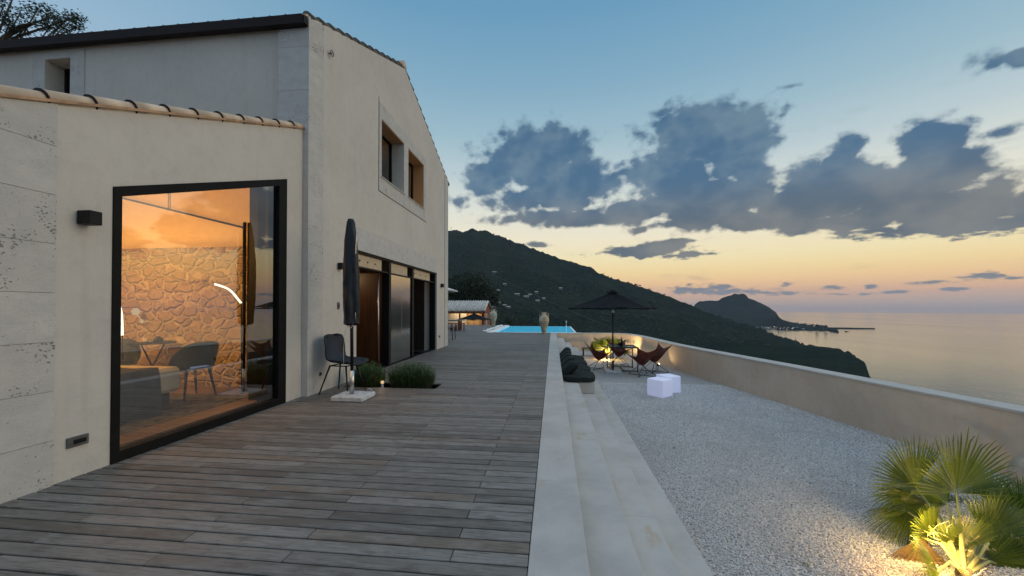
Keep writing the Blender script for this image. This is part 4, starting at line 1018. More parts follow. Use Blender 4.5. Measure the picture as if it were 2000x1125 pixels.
# (x, y, direction it faces)
for k, (x, y, rz) in enumerate([(1.55, 13.1, -PI/2+.25), (2.35, 14.0, PI+.05), (2.72, 11.98, .25), (3.28, 12.75, PI/2+.35)]):
    c = bc if k == 0 else copy_tree(bc)
    c.location = (x, y, GZ); c.rotation_euler = (0, 0, rz); c['label'] = labs[k]
# table with glasses and a bottle
def table():
    o = thing('dining_table', 'black square metal table under the parasol laid for drinks', 'table', (2.28, 12.95, GZ))
    cx, cy, h = 2.28, 12.95, .80; s = .45; zt_ = GZ+h
    mb = MB(); mb.box(cx-s, cx+s, cy-s, cy+s, zt_-.03, zt_, bev=.004); mb.build('table_top', M['black'], o)
    for a in (-1, 1):
        for b in (-1, 1):
            mb = MB(); mb.box(cx+a*(s-.03)-.016, cx+a*(s-.03)+.016, cy+b*(s-.03)-.016, cy+b*(s-.03)+.016, GZ, zt_-.03); mb.build('leg', M['black_rod'], o)
    mb = MB()
    for a in (-1, 1): mb.box(cx-s+.05, cx+s-.05, cy+a*(s-.03)-.012, cy+a*(s-.03)+.012, GZ+.03, GZ+.055)
    mb.box(cx-.012, cx+.012, cy-s+.05, cy+s-.05, GZ+.03, GZ+.055); mb.build('stretcher', M['black_rod'], o)
    mb = MB(); mb.lathe([(.0, 0), (.038, 0), (.038, .19), (.03, .22), (.013, .25), (.013, .31), (.0, .31)], 16, (cx-.03, cy-.1, zt_)); tag(mb.build('bottle', M['bottle']), 'dark wine bottle on the black table', 'bottle')
    g0 = None
    gl = ['wine glass nearest the bottle on the black table', 'tallest wine glass at the middle of the black table', 'wine glass at the right edge of the black table', 'wine glass at the far side of the black table']
    for k, (dx, dy) in enumerate(((.14, -.22), (.24, -.15), (.33, -.25), (.22, .1))):
        mb = MB(); mb.lathe([(.0, 0), (.035, .002), (.006, .012), (.005, .09), (.03, .11), (.042, .15), (.04, .19), (.033, .225)], 14, (cx+dx, cy+dy, zt_)); tag(mb.build('wine_glass', M['glassware']), gl[k], 'glass', 'glasses on the table')
    mb = MB(); mb.lathe([(.0, .01), (.05, .01), (.11, .035), (.125, .06)], 20, (cx-.03, cy+.12, zt_)); bo = mb.build('fruit_bowl', M['black']); tag(bo, 'dark shallow bowl on the black table', 'bowl')
    for k in range(4):
        mb = MB(); mb.lathe([(0, -.035), (.025, -.025), (.036, 0), (.025, .025), (0, .035)], 12, (cx-.03+.05*math.cos(k*1.6), cy+.12+.05*math.sin(k*1.6), zt_+.065)); tag(mb.build('fruit', M['leather']), 'round dark fruit in the bowl on the table', 'fruit', 'fruit in the bowl')
    mb = MB(); mb.lathe([(.0, .002), (.09, .003), (.11, .012)], 20, (cx+.2, cy-.32, zt_)); tag(mb.build('plate', M['china']), 'white plate at the front edge of the black table', 'plate')
table()
# dark drink tray / lounger edge left of the chairs
o = thing('low_bench', 'low dark slatted bench left of the butterfly chairs by the back wall', 'bench', (1.55, 16.6, GZ))
mb = MB()
for k in range(5): mb.box(1.25, 1.95, 16.4+.09*k, 16.46+.09*k, GZ+.30, GZ+.33)
mb.build('seat', M['black'], o)
for x in (1.3, 1.9):
    mb = MB(); mb.box(x-.02, x+.02, 16.42, 16.8, GZ, GZ+.30); mb.build('leg', M['black'], o)
# light cubes
def cube(cx, cy, s, rz, label):
    mb = MB(); mb.box(-s/2, s/2, -s/2, s/2, .008, s, bev=.012); o = thing('light_cube', label, 'light cube', (cx, cy, GZ), 'white light cubes on the gravel', rz); mb.build('body', M['cube'], o, False)
    mb = MB(); mb.box(-s/2+.03, s/2-.03, -s/2+.03, s/2-.03, 0, .008); mb.build('foot', M['grey_box'], o, False)
cube(2.50, 9.27, .41, math.radians(42), 'front white light cube nearest the camera on the gravel')
cube(2.83, 9.75, .41, math.radians(22), 'rear white light cube partly hidden behind the other')
# bench pads and pillows on the steps
mb = MB(); mb.box(.495, .80, 7.45, 10.95, -.419, -.205, bev=.006); tag(mb.build('bench_block', M['stone']), 'pale stone block on the steps carrying the black pads', 'stone block')
def pad(y0, y1, label):
    mb = MB(); x0, x1, z0, z1 = .20, .835, -.205, -.105
    def f(u, v):
        a = 2*PI*u; ex = 4.; ct, st_ = math.cos(a), math.sin(a)
        r = (abs(ct)**ex+abs(st_)**ex)**(-1/ex); w = math.sin(PI*v)**.18 if 0 < v < 1 else 0
        z = z0+(z1-z0)*(.5-.5*math.cos(PI*v)); sh = min(1, math.sin(PI*min(max(v, .0), 1))*2.2)**.5
        return ((x0+x1)/2+(x1-x0)/2*r*ct*sh, (y0+y1)/2+(y1-y0)/2*r*st_*sh, z+.006*math.sin(9*ct*sh+5*y0)*(v > .5))
    mb.grid(f, 40, 14); tag(mb.build('bench_pad', M['cushion']), label, 'seat pad', 'dark pads along the steps')
pl_ = ['dark pad nearest the camera, first of the row on the stone block', 'second dark pad from the camera on the stone block', 'third dark pad from the camera on the stone block', 'dark pad farthest from the camera on the stone block']
for k in range(4): pad(7.42+k*.88, 7.42+k*.88+.875, pl_[k])
def pillow(x, y, z, tilt, w, h, t, rz, label):
    mb = MB()
    def f(u, v):
        a, b = 2*u-1, 2*v-1; k = (1-a**4)*(1-b**4); return (a*w/2*(1-.10*(b*b)*0), b*h/2, t/2*max(0, k)**.55)
    def f2(u, v): p = f(u, v); return (p[0], p[1], -p[2])
    mt = Matrix.Translation((x, y, z)) @ Matrix.Rotation(rz, 4, 'Z') @ Matrix.Rotation(-tilt, 4, 'Y') @ Matrix.Rotation(PI/2, 4, 'Z')
    mb.grid(f, 14, 14, mat=mt); mb.grid(f2, 14, 14, mat=mt); tag(mb.build('pillow', M['cushion']), label, 'pillow', 'dark pillows leaning on the kerb')
pw = ['dark pillow nearest the camera leaning on the kerb', 'second dark pillow from the camera leaning on the kerb', 'middle dark pillow of the row leaning on the kerb', 'fourth dark pillow from the camera leaning on the kerb', 'dark pillow farthest from the camera leaning on the kerb']
for k in range(5): pillow(.30+random.uniform(-.015, .015), 7.95+k*.64, -.03, .78+random.uniform(-.1, .1), .50, .42, .19, random.uniform(-.12, .12), pw[k])
# amphorae
def amphora(x, y, h, label, mat='amphora'):
    o = thing('amphora', label, 'amphora', (x, y, 0), 'amphorae beside the pool')
    pr = [(0, 0), (.125, 0), (.12, .03), (.13, .12), (.175, .30), (.235, .46), (.268, .60), (.262, .70), (.215, .80), (.145, .855), (.12, .88), (.118, .95), (.135, .975), (.152, .985), (.152, 1.0), (.115, 1.0), (.105, .93)]
    mb = MB(); mb.lathe([(r*h*.86, z*h) for r, z in pr], 28, (x, y, 0), wob=.01); mb.build('body', M[mat], o)
    for s in (-1, 1):
        mb = MB(); mb.tube([(x+s*.115*h, y, .93*h), (x+s*.19*h, y, .92*h), (x+s*.215*h, y, .86*h), (x+s*.19*h, y, .78*h)], .018*h, 8); mb.build('handle', M[mat], o)
amphora(-.425, 17.95, 1.01, 'weathered clay amphora on the deck edge in front of the pool')
amphora(-4.05, 25.6, 1.12, 'pale tall amphora beside the far corner of the pool')

# ---- palms
def fan_leaf(mb, hub, axis, nrm, R, n=38, spread=2.2, joined=.42, droop=.12, rnd=random, fold=.05, jit=.05):
    axis = axis.normalized(); side = axis.cross(nrm).normalized(); nn = side.cross(axis).normalized()
    def pt(a, r, h=0.):
        d = axis*math.cos(a)+side*math.sin(a); k = r/R
        return hub+d*r+nn*h-nn*droop*R*k*k*(.6+.5*abs(a)/spread)+nn*.16*R*abs(math.sin(a*.5))*k - Vector((0, 0, 1))*droop*R*.5*k**3
    da = 2*spread/n
    for i in range(n):
        a = -spread+da*(i+.5)+rnd.uniform(-.12, .12)*da; L = R*(1-.12*(abs(a)/spread)**2)*rnd.uniform(1-jit*2, 1+jit); rj = R*joined*(1+.12*math.cos(a))
        tt = rnd.random(); f = fold*R*.35
        c0 = pt(a, .02*R); l1, r1, m1 = pt(a-da/2, rj, -f*.5), pt(a+da/2, rj, -f*.5), pt(a, rj, f*.5)
        mb.add([c0, l1, m1], [(0, 1, 2)], tint=tt*.8); mb.add([c0, m1, r1], [(0, 1, 2)], tint=tt)
        w2 = da*.36; rm = (rj+L)*.52; b2 = rnd.uniform(-.02, .02)
        l2, r2, m2 = pt(a-w2*.62+b2, rm, -f*.3), pt(a+w2*.62+b2, rm, -f*.3), pt(a+b2, rm, f*.3)
        mb.add([l1, l2, m2, m1], [(0, 1, 2, 3)], tint=tt*.8); mb.add([m1, m2, r2, r1], [(0, 1, 2, 3)], tint=tt)
        q = Vector((0, 0, -1))*rnd.random()**3*R*.16; b3 = rnd.uniform(-.03, .03)
        rt = rm+(L-rm)*.6; l3, r3 = pt(a-w2*.2+b3, rt)+q*.3, pt(a+w2*.2+b3, rt)+q*.3
        mb.add([l2, l3, r3, r2], [(0, 1, 2, 3)], tint=tt*.9); mb.add([l3, pt(a+b3*1.5, L)+q, r3], [(0, 1, 2)], tint=tt)
def fan_palm(base, leaves, label, trunk_h, scale=1., seed=1, group=None, lamp=True, n=38):
    rnd = random.Random(seed); o = thing('fan_palm', label, 'palm', base, group); base = Vector(base)
    mb = MB(); k = 9
    for i in range(k):
        z = trunk_h*i/k; mb.lathe([(.035*scale+.01*scale*(k-i)/k, z), (.045*scale, z+trunk_h/k*.9)], 14, base)
    mb.build('trunk', M['bark'], o)
    top = base+Vector((0, 0, trunk_h))
    for (hub, axis, nrm, R, sp, dr, dry) in leaves:
        mb = MB(); fan_leaf(mb, Vector(hub), Vector(axis), Vector(nrm), R, n, sp, droop=dr, rnd=rnd)
        mat = M['palm_dry'] if dry else M['palm']
        lf = mb.build('leaf', mat, o, recalc=False)
        st = MB(); h = Vector(hub); mid = top.lerp(h, .5)+Vector((0, 0, .06*scale)); st.tube([top-Vector((0, 0, .05)), mid, h, h+Vector(axis).normalized()*.08*R], [.017*scale, .011*scale, .009*scale, .003*scale], 6); st.build('petiole', M['petiole'], lf)
    mb = MB()
    for i in range(26):
        p = top+Vector((rnd.gauss(0, .1), rnd.gauss(0, .1), rnd.uniform(-.1, .3)))*scale; pts = [p]
        d = Vector((rnd.gauss(0, 1), rnd.gauss(0, 1), rnd.gauss(0, .6))).normalized()
        for s in range(5): d = (d+Vector((rnd.gauss(0, .5), rnd.gauss(0, .5), rnd.gauss(0, .5)))).normalized(); pts.append(pts[-1]+d*.04*scale)
        mb.tube(pts, .0009*scale, 3, cap=False)
    tag(mb.build('fibres', M['fibre'], o, recalc=False), kind='stuff'); return o
CY = math.cos(YAW); SY = math.sin(YAW)
def at(px, py, dep):
    d = ray(px, py); k = dep/(-d.x*math.sin(YAW)+d.y*math.cos(YAW)); return Vector((d.x*k, d.y*k, EYE+d.z*k))
def cv(r, u, f):
    """vector from right / up / toward-viewer amounts, in the palm's own frame"""
    R_ = Vector((CY, SY, 0)); Fw = Vector((-SY, CY, 0)); return R_*r+Vector((0, 0, 1))*u-Fw*f
dp = 3.55
pb = (3.10, 3.25, GZ)
fl = [ # hub px, py, depth, axis(r,u,f), normal(r,u,f), R, spread, droop, dry
 (1868, 962, dp-.12, (.06, 1, .10), (.05, -.15, 1), .62, 1.62, .04, 0),
 (1788, 950, dp+.12, (-.70, .72, .1), (.2, -.1, 1), .57, 1.45, .05, 0),
 (1812, 985, dp-.05, (-1, .05, .25), (0, .7, .7), .46, .95, .42, 0),
 (1932, 985, dp+.20, (1, .50, -.2), (-.4, .9, .3), .56, .9, .10, 0),
 (1850, 985, dp+.30, (-.5, .6, -.8), (0, 1, .3), .50, 1.4, .16, 0),
 (1818, 1048, dp-.30, (-.80, .62, .35), (.1, .15, 1), .38, 1.30, .06, 0),
 (1866, 1078, dp-.42, (.03, 1, .25), (0, .05, 1), .46, 1.05, .03, 0),
 (1925, 1052, dp-.22, (.80, .55, .3), (-.15, .1, 1), .52, 1.45, .06, 0),
 (1995, 1010, dp+.10, (.7, .7, .1), (-.3, .1, 1), .45, 1.4, .08, 0),
 (1800, 1050, dp-.38, (-.30, -1, .35), (-.3, .3, 1), .44, .85, .10, 1),
 (1930, 1095, dp-.45, (1., -.10, .3), (0, .6, .8), .50, 1.2, .15, 0),
 (1832, 1115, dp-.55, (-.8, .3, .5), (0, .4, .8), .36, 1.1, .2, 0),
 (1975, 1112, dp-.35, (.7, .5, .4), (0, .2, 1), .42, 1.3, .1, 0),
 (1948, 1040, dp-.02, (.4, .9, -.1), (-.1, .1, 1), .42, 1.3, .06, 0),
 (1775, 1000, dp-.1, (-.9, -.15, .2), (0, .9, .4), .36, .9, .6, 0),
 (1895, 1010, dp+.35, (.5, .4, -.9), (0, 1, .2), .46, 1.3, .2, 0),
 (1830, 1000, dp+.15, (-.6, .2, -.2), (.1, .9, .4), .40, 1.2, .3, 1),
 (1960, 1080, dp-.1, (.8, -.4, .1), (0, .7, .7), .45, 1.2, .25, 1)]
leaves = [(at(a, b, c), cv(*ax), cv(*nr), R, sp, dr, dry) for (a, b, c, ax, nr, R, sp, dr, dry) in fl]
fan_palm(pb, leaves, 'large fan palm lit from below at the right front of the gravel', .11, seed=5)
def uplight(x, y, z, to, power, label, angle=120):
    o = thing('garden_spotlight', label, 'garden light', (x, y, z)); v = (Vector(to)-Vector((x, y, z))).normalized()
    p = Vector((x, y, z+.10)); mb = MB(); mb.tube([p-v*.05, p+v*.05], .035, 14); mb.build('lamp_body', M['black'], o)
    mb = MB(); mb.tube([p+v*.0505, p+v*.053], .030, 14); mb.build('lens', M['lens'], o)
    mb = MB(); mb.tube([(x, y, z-.02), (x, y, z+.09)], .008, 6); mb.build('spike', M['black'], o)
    spot('palm_spot', p+v*.06, p+v*2, power, (1, .68, .28), angle, .02, .7)
tp = Vector(pb)+Vector((0, 0, .5))
l1 = at(1868, 1118, dp-.30); uplight(l1.x, l1.y, GZ, l1+Vector((-.02, .30, 1)), 9, 'small spotlight at the front foot of the large palm', 150)
uplight(pb[0]+.55, pb[1]+.55, GZ, (pb[0]+1.0, pb[1]+1.3, GZ+.7), 22, 'small spotlight behind the large palm near the parapet', 140)
pointl('palm_glow', (pb[0]-.03, pb[1]-.10, GZ+.13), 11., (1, .62, .22), .05)  # added light without a fixture, brightens the leaves from below
pointl('palm_ground_glow', (pb[0]-.46, pb[1]-.10, GZ+.18), 7., (1, .48, .12), .05)  # added light without a fixture, for the orange pool on the gravel
pointl('palm_inner_glow', (pb[0]-.12, pb[1]+.12, GZ+.30), 22., (1, .64, .18), .06)  # extra light added under the crown, no lamp stands there
# far palm behind the chairs
pf = Vector((2.2, 15.7, GZ)); lv = []
rn = random.Random(11)
for k in range(15):
    a = k*2.4; el = .15+.95*((k*7) % 15)/15; d_ = Vector((math.cos(a)*math.cos(el), math.sin(a)*math.cos(el), math.sin(el)))
    hub = pf+Vector((0, 0, .22))+d_*.40; nr_ = Vector((-d_.x*d_.z, -d_.y*d_.z, 1-d_.z**2)); lv.append((hub, d_, nr_, rn.uniform(.52, .68), 1.5, .25, 0))
fan_palm(pf, lv, 'smaller fan palm glowing behind the left butterfly chair', .20, .9, seed=8, n=26)
uplight(pf.x-.1, pf.y-.55, GZ, (pf.x, pf.y, GZ+.7), 90, 'small spotlight in front of the far palm', 150)
uplight(3.05, 16.6, GZ, (3.3, 17.4, GZ+.9), 110, 'small spotlight by the far corner of the parapet', 140)
pointl('palm_glow', (pf.x-.05, pf.y-.35, GZ+.18), 42., (1, .6, .2), .05)  # added light without a fixture, strengthens the far palm's glow
uplight(3.62, 13.6, GZ, (3.95, 13.1, GZ+.8), 12, 'small spotlight behind the right butterfly chair', 120)

# weeds along the foot of the steps and in the gravel
mb = MB()
for k in range(34):
    if k < 22: wx, wy = 1.135+random.random()*.05, random.uniform(1.6, 9.5)
    else: wx, wy = random.uniform(1.4, 4.6), random.uniform(2.2, 8.)
    h_ = random.uniform(.02, .055)
    for q in range(random.randint(6, 16)):
        a = random.uniform(0, 2*PI); dv = Vector((math.cos(a)*.7, math.sin(a)*.7, 1))*h_*random.uniform(.5, 1.2); p = Vector((wx+random.gauss(0, .012), wy+random.gauss(0, .015), GZ+.004)); sd_ = Vector((-math.sin(a), math.cos(a), 0))*.002
        mb.add([p-sd_, p+sd_, p+dv], [(0, 1, 2)], tint=random.random())
tag(mb.build('weeds', M['rosemary'], recalc=False), 'tiny green weeds growing in the gravel', None, None, 'stuff')
# boulder at the right
mb = MB(); c = at(1990, 945, 4.4)
mb.add([tuple(Vector(p)*(.26+.05*fbm(p[0]*2, p[1]*2, p[2]*2, 3))+Vector((c.x+.16, c.y, GZ+.18))) for p in ICO], [tuple(f) for f in ICF], True)
o = mb.build('boulder', M['boulder']); md = o.modifiers.new('s', 'SUBSURF'); md.levels = 2; md.render_levels = 3; tag(o, 'rounded boulder lit warm behind the large palm', 'boulder')

# ================================================================== ROOM CONTENTS
def dining_chair(loc, rz, label, first=None):
    if first is None:
        o = thing('dining_chair', label, 'chair', loc, 'chairs in the glazed room')
        mb = MB(); mb.lathe([(0, .40), (.20, .40), (.235, .415), (.24, .445), (.215, .475), (0, .48)], 24); mb.build('seat', M['green_velvet'], o, False)
        mb = MB()
        def f(u, v):
            a = PI+(u-.5)*2.9; hgt = .42+.36*v*(1-.75*abs(2*u-1)**3); r = .24+.05*v; return (r*math.cos(a), r*math.sin(a)*.98, hgt)
        mb.grid(f, 24, 8); b_ = mb.build('backrest', M['green_velvet'], o, False); md = b_.modifiers.new('s', 'SOLIDIFY'); md.thickness = .045; md.offset = 0
        for sx in (1, -1):
            for sy in (1, -1): mb = MB(); mb.tube([(.14*sx, .14*sy, .41), (.20*sx, .20*sy, 0)], [.02, .011], 8); mb.build('leg', M['dark_wood'], o, False)
    else:
        o = copy_tree(first); o['label'] = label
    o.location = loc; o.rotation_euler = (0, 0, rz); return o
d1 = dining_chair((-4.98, 4.74, .004), PI-.2, 'green velvet chair at the middle of the glazed room')
dining_chair((-6.25, 4.75, .004), -.9, 'green velvet chair at the left of the glazed room beyond the bed', d1)
o = thing('bistro_table', 'small round black table between the two green chairs', 'table', (-6.0, 5.1, .004))
mb = MB(); mb.lathe([(0, .70), (.27, .70), (.28, .71), (.27, .72), (0, .72)], 28, (-6.0, 5.1, .004)); mb.build('table_top', M['black'], o)
for a in (-1, 1):
    mb = MB(); mb.tube([(-6.0-a*.2, 5.1, .004), (-6.0+a*.2, 5.1, .70)], .011, 6); mb.build('leg', M['black_rod'], o)
mb = MB(); mb.lathe([(0, 0), (.03, 0), (.042, .06), (.038, .065), (.0, .01)], 16, (-6.05, 5.05, .724)); tag(mb.build('cup', M['china']), 'white cup on the small round table', 'cup')
mb = MB(); mb.lathe([(0, 0), (.05, .0), (.075, .012)], 16, (-6.05, 5.05, .724)); tag(mb.build('saucer', M['china']), 'white saucer under the cup on the round table', 'saucer')
mb = MB(); mb.lathe([(0, 0), (.045, 0), (.055, .03), (.05, .06), (.02, .075), (.025, .085), (0, .09)], 16, (-5.9, 5.1, .724)); tag(mb.build('teapot', M['black']), 'small dark pot beside the cup on the round table', 'pot')
o = thing('bed', 'low bed with linen sheet and dark grey blanket inside the window', 'bed', (-5.1, 3.4, .004))
mb = MB(); mb.box(-6.6, -4.58, 3.2, 4.25, .22, .52, bev=.04); mb.build('mattress', M['linen'], o)
mb = MB(); mb.box(-6.6, -4.7, 3.3, 4.2, .05, .22); mb.build('bed_frame', M['dark_wood'], o)
def bl(u, v):
    # blanket hanging over the foot of the bed
    x = -6.3+1.95*u; s = v*1.35
    if s < .52: y = 3.1-.035*math.sin(x*11)*(1-s/.52); z = .02+s
    else: y = 3.1+(s-.52); z = .545+.008*math.sin(x*9+y*6)
    if x > -4.54: z = min(z, .545-(x+4.54)*3.2); x = -4.545+.03*math.sin(y*15)+.25*(x+4.54)
    return (x, y, max(z, .015))
mb = MB(); mb.grid(bl, 50, 60); mb.build('blanket', M['throw'], o)
mb = MB(); mb.box(-6.7, -4.2, 3.3, 4.9, .0045, .012); tag(mb.build('rug', M['rug']), 'patterned rug on the floor of the glazed room', 'rug')
def arc_lamp(pts, label):
    o = thing('arc_lamp', label, 'lamp', pts[0], 'glowing arc lamps in the glazed room'); P_ = smooth_path([(p[0], p[2]) for p in pts], 6)
    mb = MB(); mb.tube([(p.x, pts[0][1], p.y) for p in P_], .014, 8); mb.build('light_tube', M['led'], o)
    mb = MB(); e_ = P_[-1]; mb.tube([(e_.x, pts[0][1], e_.y), (e_.x+.02, pts[0][1], .004)], .008, 6); mb.build('stand', M['black'], o)
A_ = oy(420, 555, 5.0); B_ = oy(448, 566, 5.0); C_ = oy(471, 592, 5.0)
arc_lamp([(A_.x, 5.0, A_.z), (B_.x, 5.0, B_.z), (C_.x, 5.0, C_.z)], 'glowing arc lamp right of the stone wall')
A_ = oy(229, 580, 4.9); B_ = oy(237, 612, 4.9); C_ = oy(239, 655, 4.9)
arc_lamp([(A_.x, 4.9, A_.z), (B_.x, 4.9, B_.z), (C_.x, 4.9, C_.z)], 'glowing arc lamp at the left edge of the big window')
p = oy(265, 610, 5.3); mb = MB(); mb.lathe([(0, -.05), (.04, -.03), (.055, .02), (.03, .06), (0, .07)], 14, p); 
o = thing('wall_sconce', 'small lit leaf shaped sconce on the stone wall', 'lamp', p); mb.build('shade', M['pendant'], o)
mb = MB(); q = oy(277, 628, 5.35); mb.lathe([(0, -.03), (.03, 0), (.0, .04)], 10, q); mb.tube([p, q], .006, 5); mb.tube([q, (q.x, 5.46, q.z)], .006, 5); mb.build('bracket', M['pendant'], o)

# ================================================================== BEYOND THE DECK
# pool house
ph = thing('pool_house', 'low pool house with pale tiled roof and lit ochre wall', 'pool house', (-9, 40, -1.6))
Yh = 38.; xa, xb = oy(830, 600, Yh).x, oy(948, 600, Yh).x
ze = oy(940, 607, Yh).z; zr = oy(940, 588, Yh+2.2).z; xr_ = oy(953, 588, Yh+2.2).x
mb = MB(); mb.slab([(Yh+.3,-1.7),(Yh+4.3,-1.7),(Yh+4.3,ze),(Yh+2.2,zr-.1),(Yh+.3,ze)], [], lambda a, b, t: (xb-.2-t, a, b), 0, .25); mb.build('gable_wall', M['redwood'], ph)
mb = MB(); mb.box(xa, xb-.45, Yh+2.0, Yh+2.2, -1.7, ze+.4); mb.build('back_wall', M['lit_wall'], ph)
mb = MB(); mb.box(xa, xa+4.0, Yh+1.6, Yh+1.8, -1.7, ze); mb.build('side_wall', M['whitewash'], ph)
mb = MB(); nt_ = 24
for k in range(nt_):
    X = xa+(xb-xa)*(k+.5)/nt_; w = (xb-xa)/nt_
    mb.tube([(X, Yh-.1, ze+.05), (X+.0, Yh+2.2, zr)], [w*.36, w*.34], 8)
    mb.tube([(X, Yh+4.6, ze+.05), (X, Yh+2.2, zr)], [w*.36, w*.34], 8)
mb.slab([(Yh-.1,ze-.03),(Yh+2.2,zr-.06),(Yh+4.6,ze-.03),(Yh+4.6,ze+.03),(Yh+2.2,zr),(Yh-.1,ze+.03)], [], lambda a, b, t: (xb-t, a, b), 0, xb-xa); mb.build('roof', M['tile_pale'], ph)
mb = MB(); mb.box(xa, xb, Yh, Yh+.12, ze-.28, ze-.04); mb.build('eaves_beam', M['redwood'], ph)
for px in (898, 950):
    X = oy(px, 620, Yh+.1).x; mb = MB(); mb.box(X-.07, X+.07, Yh+.02, Yh+.16, -1.7, ze-.28); mb.build('post', M['whitewash'] if px > 920 else M['redwood'], ph)
mb = MB()
for px in (938, 942, 946): X = oy(px, 620, Yh+1.7).x; mb.box(X-.03, X+.03, Yh+1.6, Yh+1.66, -1.7, ze-.3)
mb.build('screen', M['redwood'], ph)
X0 = oy(918, 625, Yh+1).x
areal('pool_house_light', (X0, Yh+.9, ze-.1), (X0, Yh+2., -1.), 48., 4., .3, (1, .7, .38))
pp = oy(926, 620, 31.); open_parasol(pp.x, 31., -1.6, oy(926, 612, 31).z, oy(926, 624, 31).z, 1.42, 8, .1, 'canvas', 'small black parasol in front of the pool house')
# white parasol whose edge shows beside the house
q = oy(893, 568, 17.); open_parasol(q.x-1.72, 17., 0., q.z+.60, q.z, 1.75, 8, 0., 'white_canvas', 'white parasol mostly hidden behind the house corner', 'steel')
# garden table and stools, dark chair at the corner
tx = oy(893, 626, 20.5); o = thing('garden_table', 'long dark garden table beyond the house corner', 'table', (tx.x-.6, 20.5, 0))
mb = MB(); mb.box(tx.x-1.3, tx.x+.25, 20.1, 20.9, .50, .55, bev=.01); mb.build('table_top', M['grey_box'], o)
for a in (-1.2, .15):
    for b in (20.18, 20.82): mb = MB(); mb.box(tx.x+a-.03, tx.x+a+.03, b-.03, b+.03, 0, .5); mb.build('leg', M['redwood'], o)
st0 = None; sl_ = ['brown wooden stool nearest the house corner', 'brown wooden stool second from the house corner', 'brown wooden stool third from the house corner', 'brown wooden stool farthest right by the garden table']
for k, px in enumerate((878, 886, 894, 902)):
    X = oy(px, 632, 19.7).x
    if st0 is None:
        o = st0 = thing('stool', '', 'stool', (X, 19.7, 0), 'stools by the garden table')
        mb = MB(); mb.box(-.15, .15, -.15, .15, .36, .40, bev=.008); mb.build('seat', M['redwood'], o, False)
        for a in (-1, 1):
            for b in (-1, 1): mb = MB(); mb.tube([(a*.11, b*.11, .37), (a*.14, b*.14, 0)], .018, 6); mb.build('leg', M['redwood'], o, False)
    else: o = copy_tree(st0)
    o.location = (X, 19.7, 0); o['label'] = sl_[k]
o = thing('garden_chair', 'black metal chair half hidden behind the house corner', 'chair', (oy(874, 650, 14.2).x, 14.2, 0)); cx = o.location.x
for dx_, dy_, h in ((-.22, 0, .82), (.2, 0, .45), (-.22, .42, .82), (.2, .42, .45)):
    mb = MB(); mb.tube([(cx+dx_, 14.2+dy_, 0), (cx+dx_*.85, 14.2+dy_, h)], .015, 6); mb.build('leg', M['black_rod'], o)
mb = MB(); mb.box(cx-.22, cx+.2, 14.2, 14.62, .43, .46, bev=.005); mb.build('seat', M['black'], o); mb = MB(); mb.box(cx-.215, cx-.19, 14.2, 14.62, .6, .84, bev=.005); mb.build('backrest', M['black'], o)
# two little lamps / posts on the pool rim far right
for k, px in enumerate((1100, 1106)):
    q = oy(px, 636, 25.8); mb = MB(); mb.lathe([(.05, 0), (.05, .02), (.02, .05), (.02, .25), (.05, .28), (.05, .36), (0, .40)], 12, (q.x, 25.8, -.05)); tag(mb.build('rim_lantern', M['whitewash'] if k else M['black']), ('white' if k else 'black')+' little lantern on the far rim of the pool', 'lantern')

# trees
def tree(base, crowns, label, leafn, size, mat='tree', trunk=None, group=None, seed=1, branch=None):
    rnd = random.Random(seed); o = thing('tree', label, 'tree', base, group)
    mb = MB()
    base = Vector(base); c0 = Vector(crowns[0][0])
    mb.tube([base, base.lerp(c0, .5)+Vector((.2, 0, 0)), c0], [trunk, trunk*.7, trunk*.4], 8)
    for (c, r) in crowns[1:]:
        c = Vector(c); a = base.lerp(c0, rnd.uniform(.55, .95)); mb.tube([a, a.lerp(c, .5)+Vector((0, 0, .12*r[0])), c], [trunk*.4, trunk*.22, trunk*.08], 6)
    if branch:
        for br in branch: mb.tube(br[0], br[1], 6)
    mb.build('trunk', M['bark'], o)
    Vl = []; Fl = []; T = []
    for (c, r) in crowns:
        c = Vector(c); vol = r[0]*r[1]*r[2]
        cl = max(8, int(leafn*vol**(2/3)/20))
        for k in range(cl):
            a = Vector((rnd.gauss(0, 1), rnd.gauss(0, 1), rnd.gauss(0, 1))).normalized()*rnd.random()**.45
            q = c+Vector((a.x*r[0], a.y*r[1], a.z*r[2])); tt = rnd.random()
            for j in range(20):
                p = q+Vector((rnd.gauss(0, 1), rnd.gauss(0, 1), rnd.gauss(0, .7)))*size*2.2
                u = Vector((rnd.gauss(0, 1), rnd.gauss(0, 1), rnd.gauss(0, .5))).normalized(); w = u.cross(Vector((rnd.gauss(0, 1), rnd.gauss(0, 1), rnd.gauss(0, 1)))).normalized()
                n0 = len(Vl); Vl += [p-u*size, p+w*size*.38, p+u*size, p-w*size*.38]; Fl.append((n0, n0+1, n0+2, n0+3)); T.append(tt*.6+rnd.random()*.4)
    l = np_mesh('crown', np.array([tuple(v-base) for v in Vl]), np.array(Fl), M[mat], np.array(T)); l.parent = o; return o
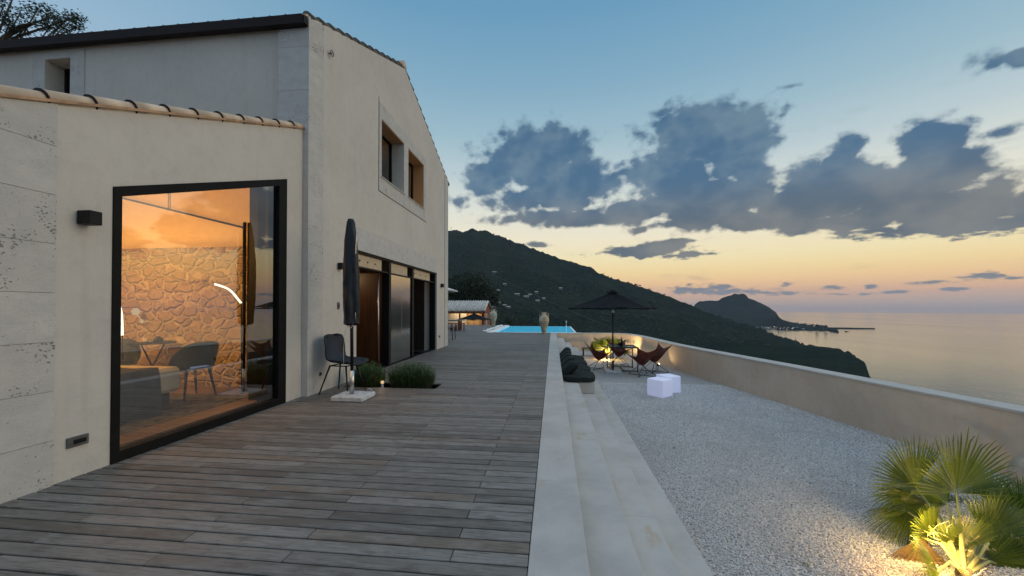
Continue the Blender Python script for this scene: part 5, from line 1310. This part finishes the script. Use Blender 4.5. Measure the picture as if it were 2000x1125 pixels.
# by the pool house
D_ = 46.
tc_ = [(oy(925, 556, D_), (2.0, 1.8, 1.7)), (oy(895, 562, D_), (2.2, 1.8, 1.6)), (oy(948, 568, D_), (1.5, 1.5, 1.5)), (oy(960, 578, D_), (1.3, 1.3, 1.1)), (oy(925, 580, D_), (2.6, 1.8, 1.6)), (oy(885, 585, D_), (2.6, 1.8, 2.0)), (oy(908, 545, D_), (1.0, 1., .9)), (oy(935, 545, D_), (.9, .9, .9)), (oy(968, 586, D_), (1.1, 1., .8)), (oy(860, 560, D_), (2.2, 1.8, 2.4))]
b0 = oy(912, 600, D_); tree((b0.x, b0.y, -4), [(tuple(c), r) for c, r in tc_], 'broad dark tree rising behind the pool house', 260, .16, trunk=.35, seed=4)
for k, (px, py, dd, s, lab) in enumerate([(1000, 628, 60, 1.3, 'low round dark bush beyond the left corner of the pool'), (1030, 632, 62, 1.1, 'low dark bush beyond the middle of the pool'), (985, 626, 58, 1.2, 'dark bush just right of the pale amphora')]):
    c = oy(px, py, dd); tree((c.x, c.y, c.z-3), [(tuple(c), (s*1.6, s*1.4, s)), ((c.x+s, c.y, c.z-.3), (s, s, s*.7))], lab, 200, .14, trunk=.12, seed=20+k, group='bushes beyond the pool')
# branch over the roof at the top left
D2 = 13.
cl = [((8, 10), .75), ((40, 25), .8), ((75, 15), .6), ((100, 30), .75), ((120, 45), .6), ((135, 36), .35), ((148, 33), .2), ((20, 42), .5), ((60, 42), .6), ((30, 60), .5), ((95, 55), .5), ((120, 58), .4), ((150, 52), .18), ((-60, 20), 1.8), ((-140, -20), 2.2), ((-60, -60), 2.), ((40, -40), 1.2)]
crowns = [(tuple(at(-60, 40, D2+.6)), (1.2, 1., .9))]+[(tuple(at(x, y, D2+random.uniform(-.4, .4))), (.55*s, .5*s, .30*s)) for (x, y), s in cl]
br = [([at(-20, 100, D2), at(10, 72, D2), at(38, 52, D2), at(62, 46, D2), at(85, 52, D2)], [.09, .075, .055, .04, .015]), ([at(-10, 30, D2), at(20, 55, D2), at(14, 70, D2)], [.03, .03, .03]), ([at(62, 46, D2), at(100, 34, D2), at(150, 36, D2)], [.03, .02, .006])]
b0 = at(-160, 600, D2+2); tree((b0.x, b0.y, -1.6), crowns, 'leafy tree reaching over the dark gutter at the top left', 1050, .052, trunk=.2, branch=br, seed=9)

# ------------------------------------------------------------------ evening haze: one box of thin air round everything
mb = MB(); mb.box(-11600, 11600, -11600, 11600, -124.5, 470)
hz = bpy.data.materials.new('haze_air'); hz.use_nodes = True; hz.node_tree.nodes.clear(); gh = NG(hz.node_tree)
ov = gh.n('ShaderNodeOutputMaterial'); pv = gh.n('ShaderNodeVolumePrincipled'); pv.inputs['Color'].default_value = (.66, .83, 1, 1); pv.inputs['Density'].default_value = 3.6e-5
gh.set(ov.inputs['Volume'], pv.outputs[0]); tag(mb.build('haze', hz), 'thin evening haze in the air', None, None, 'stuff')
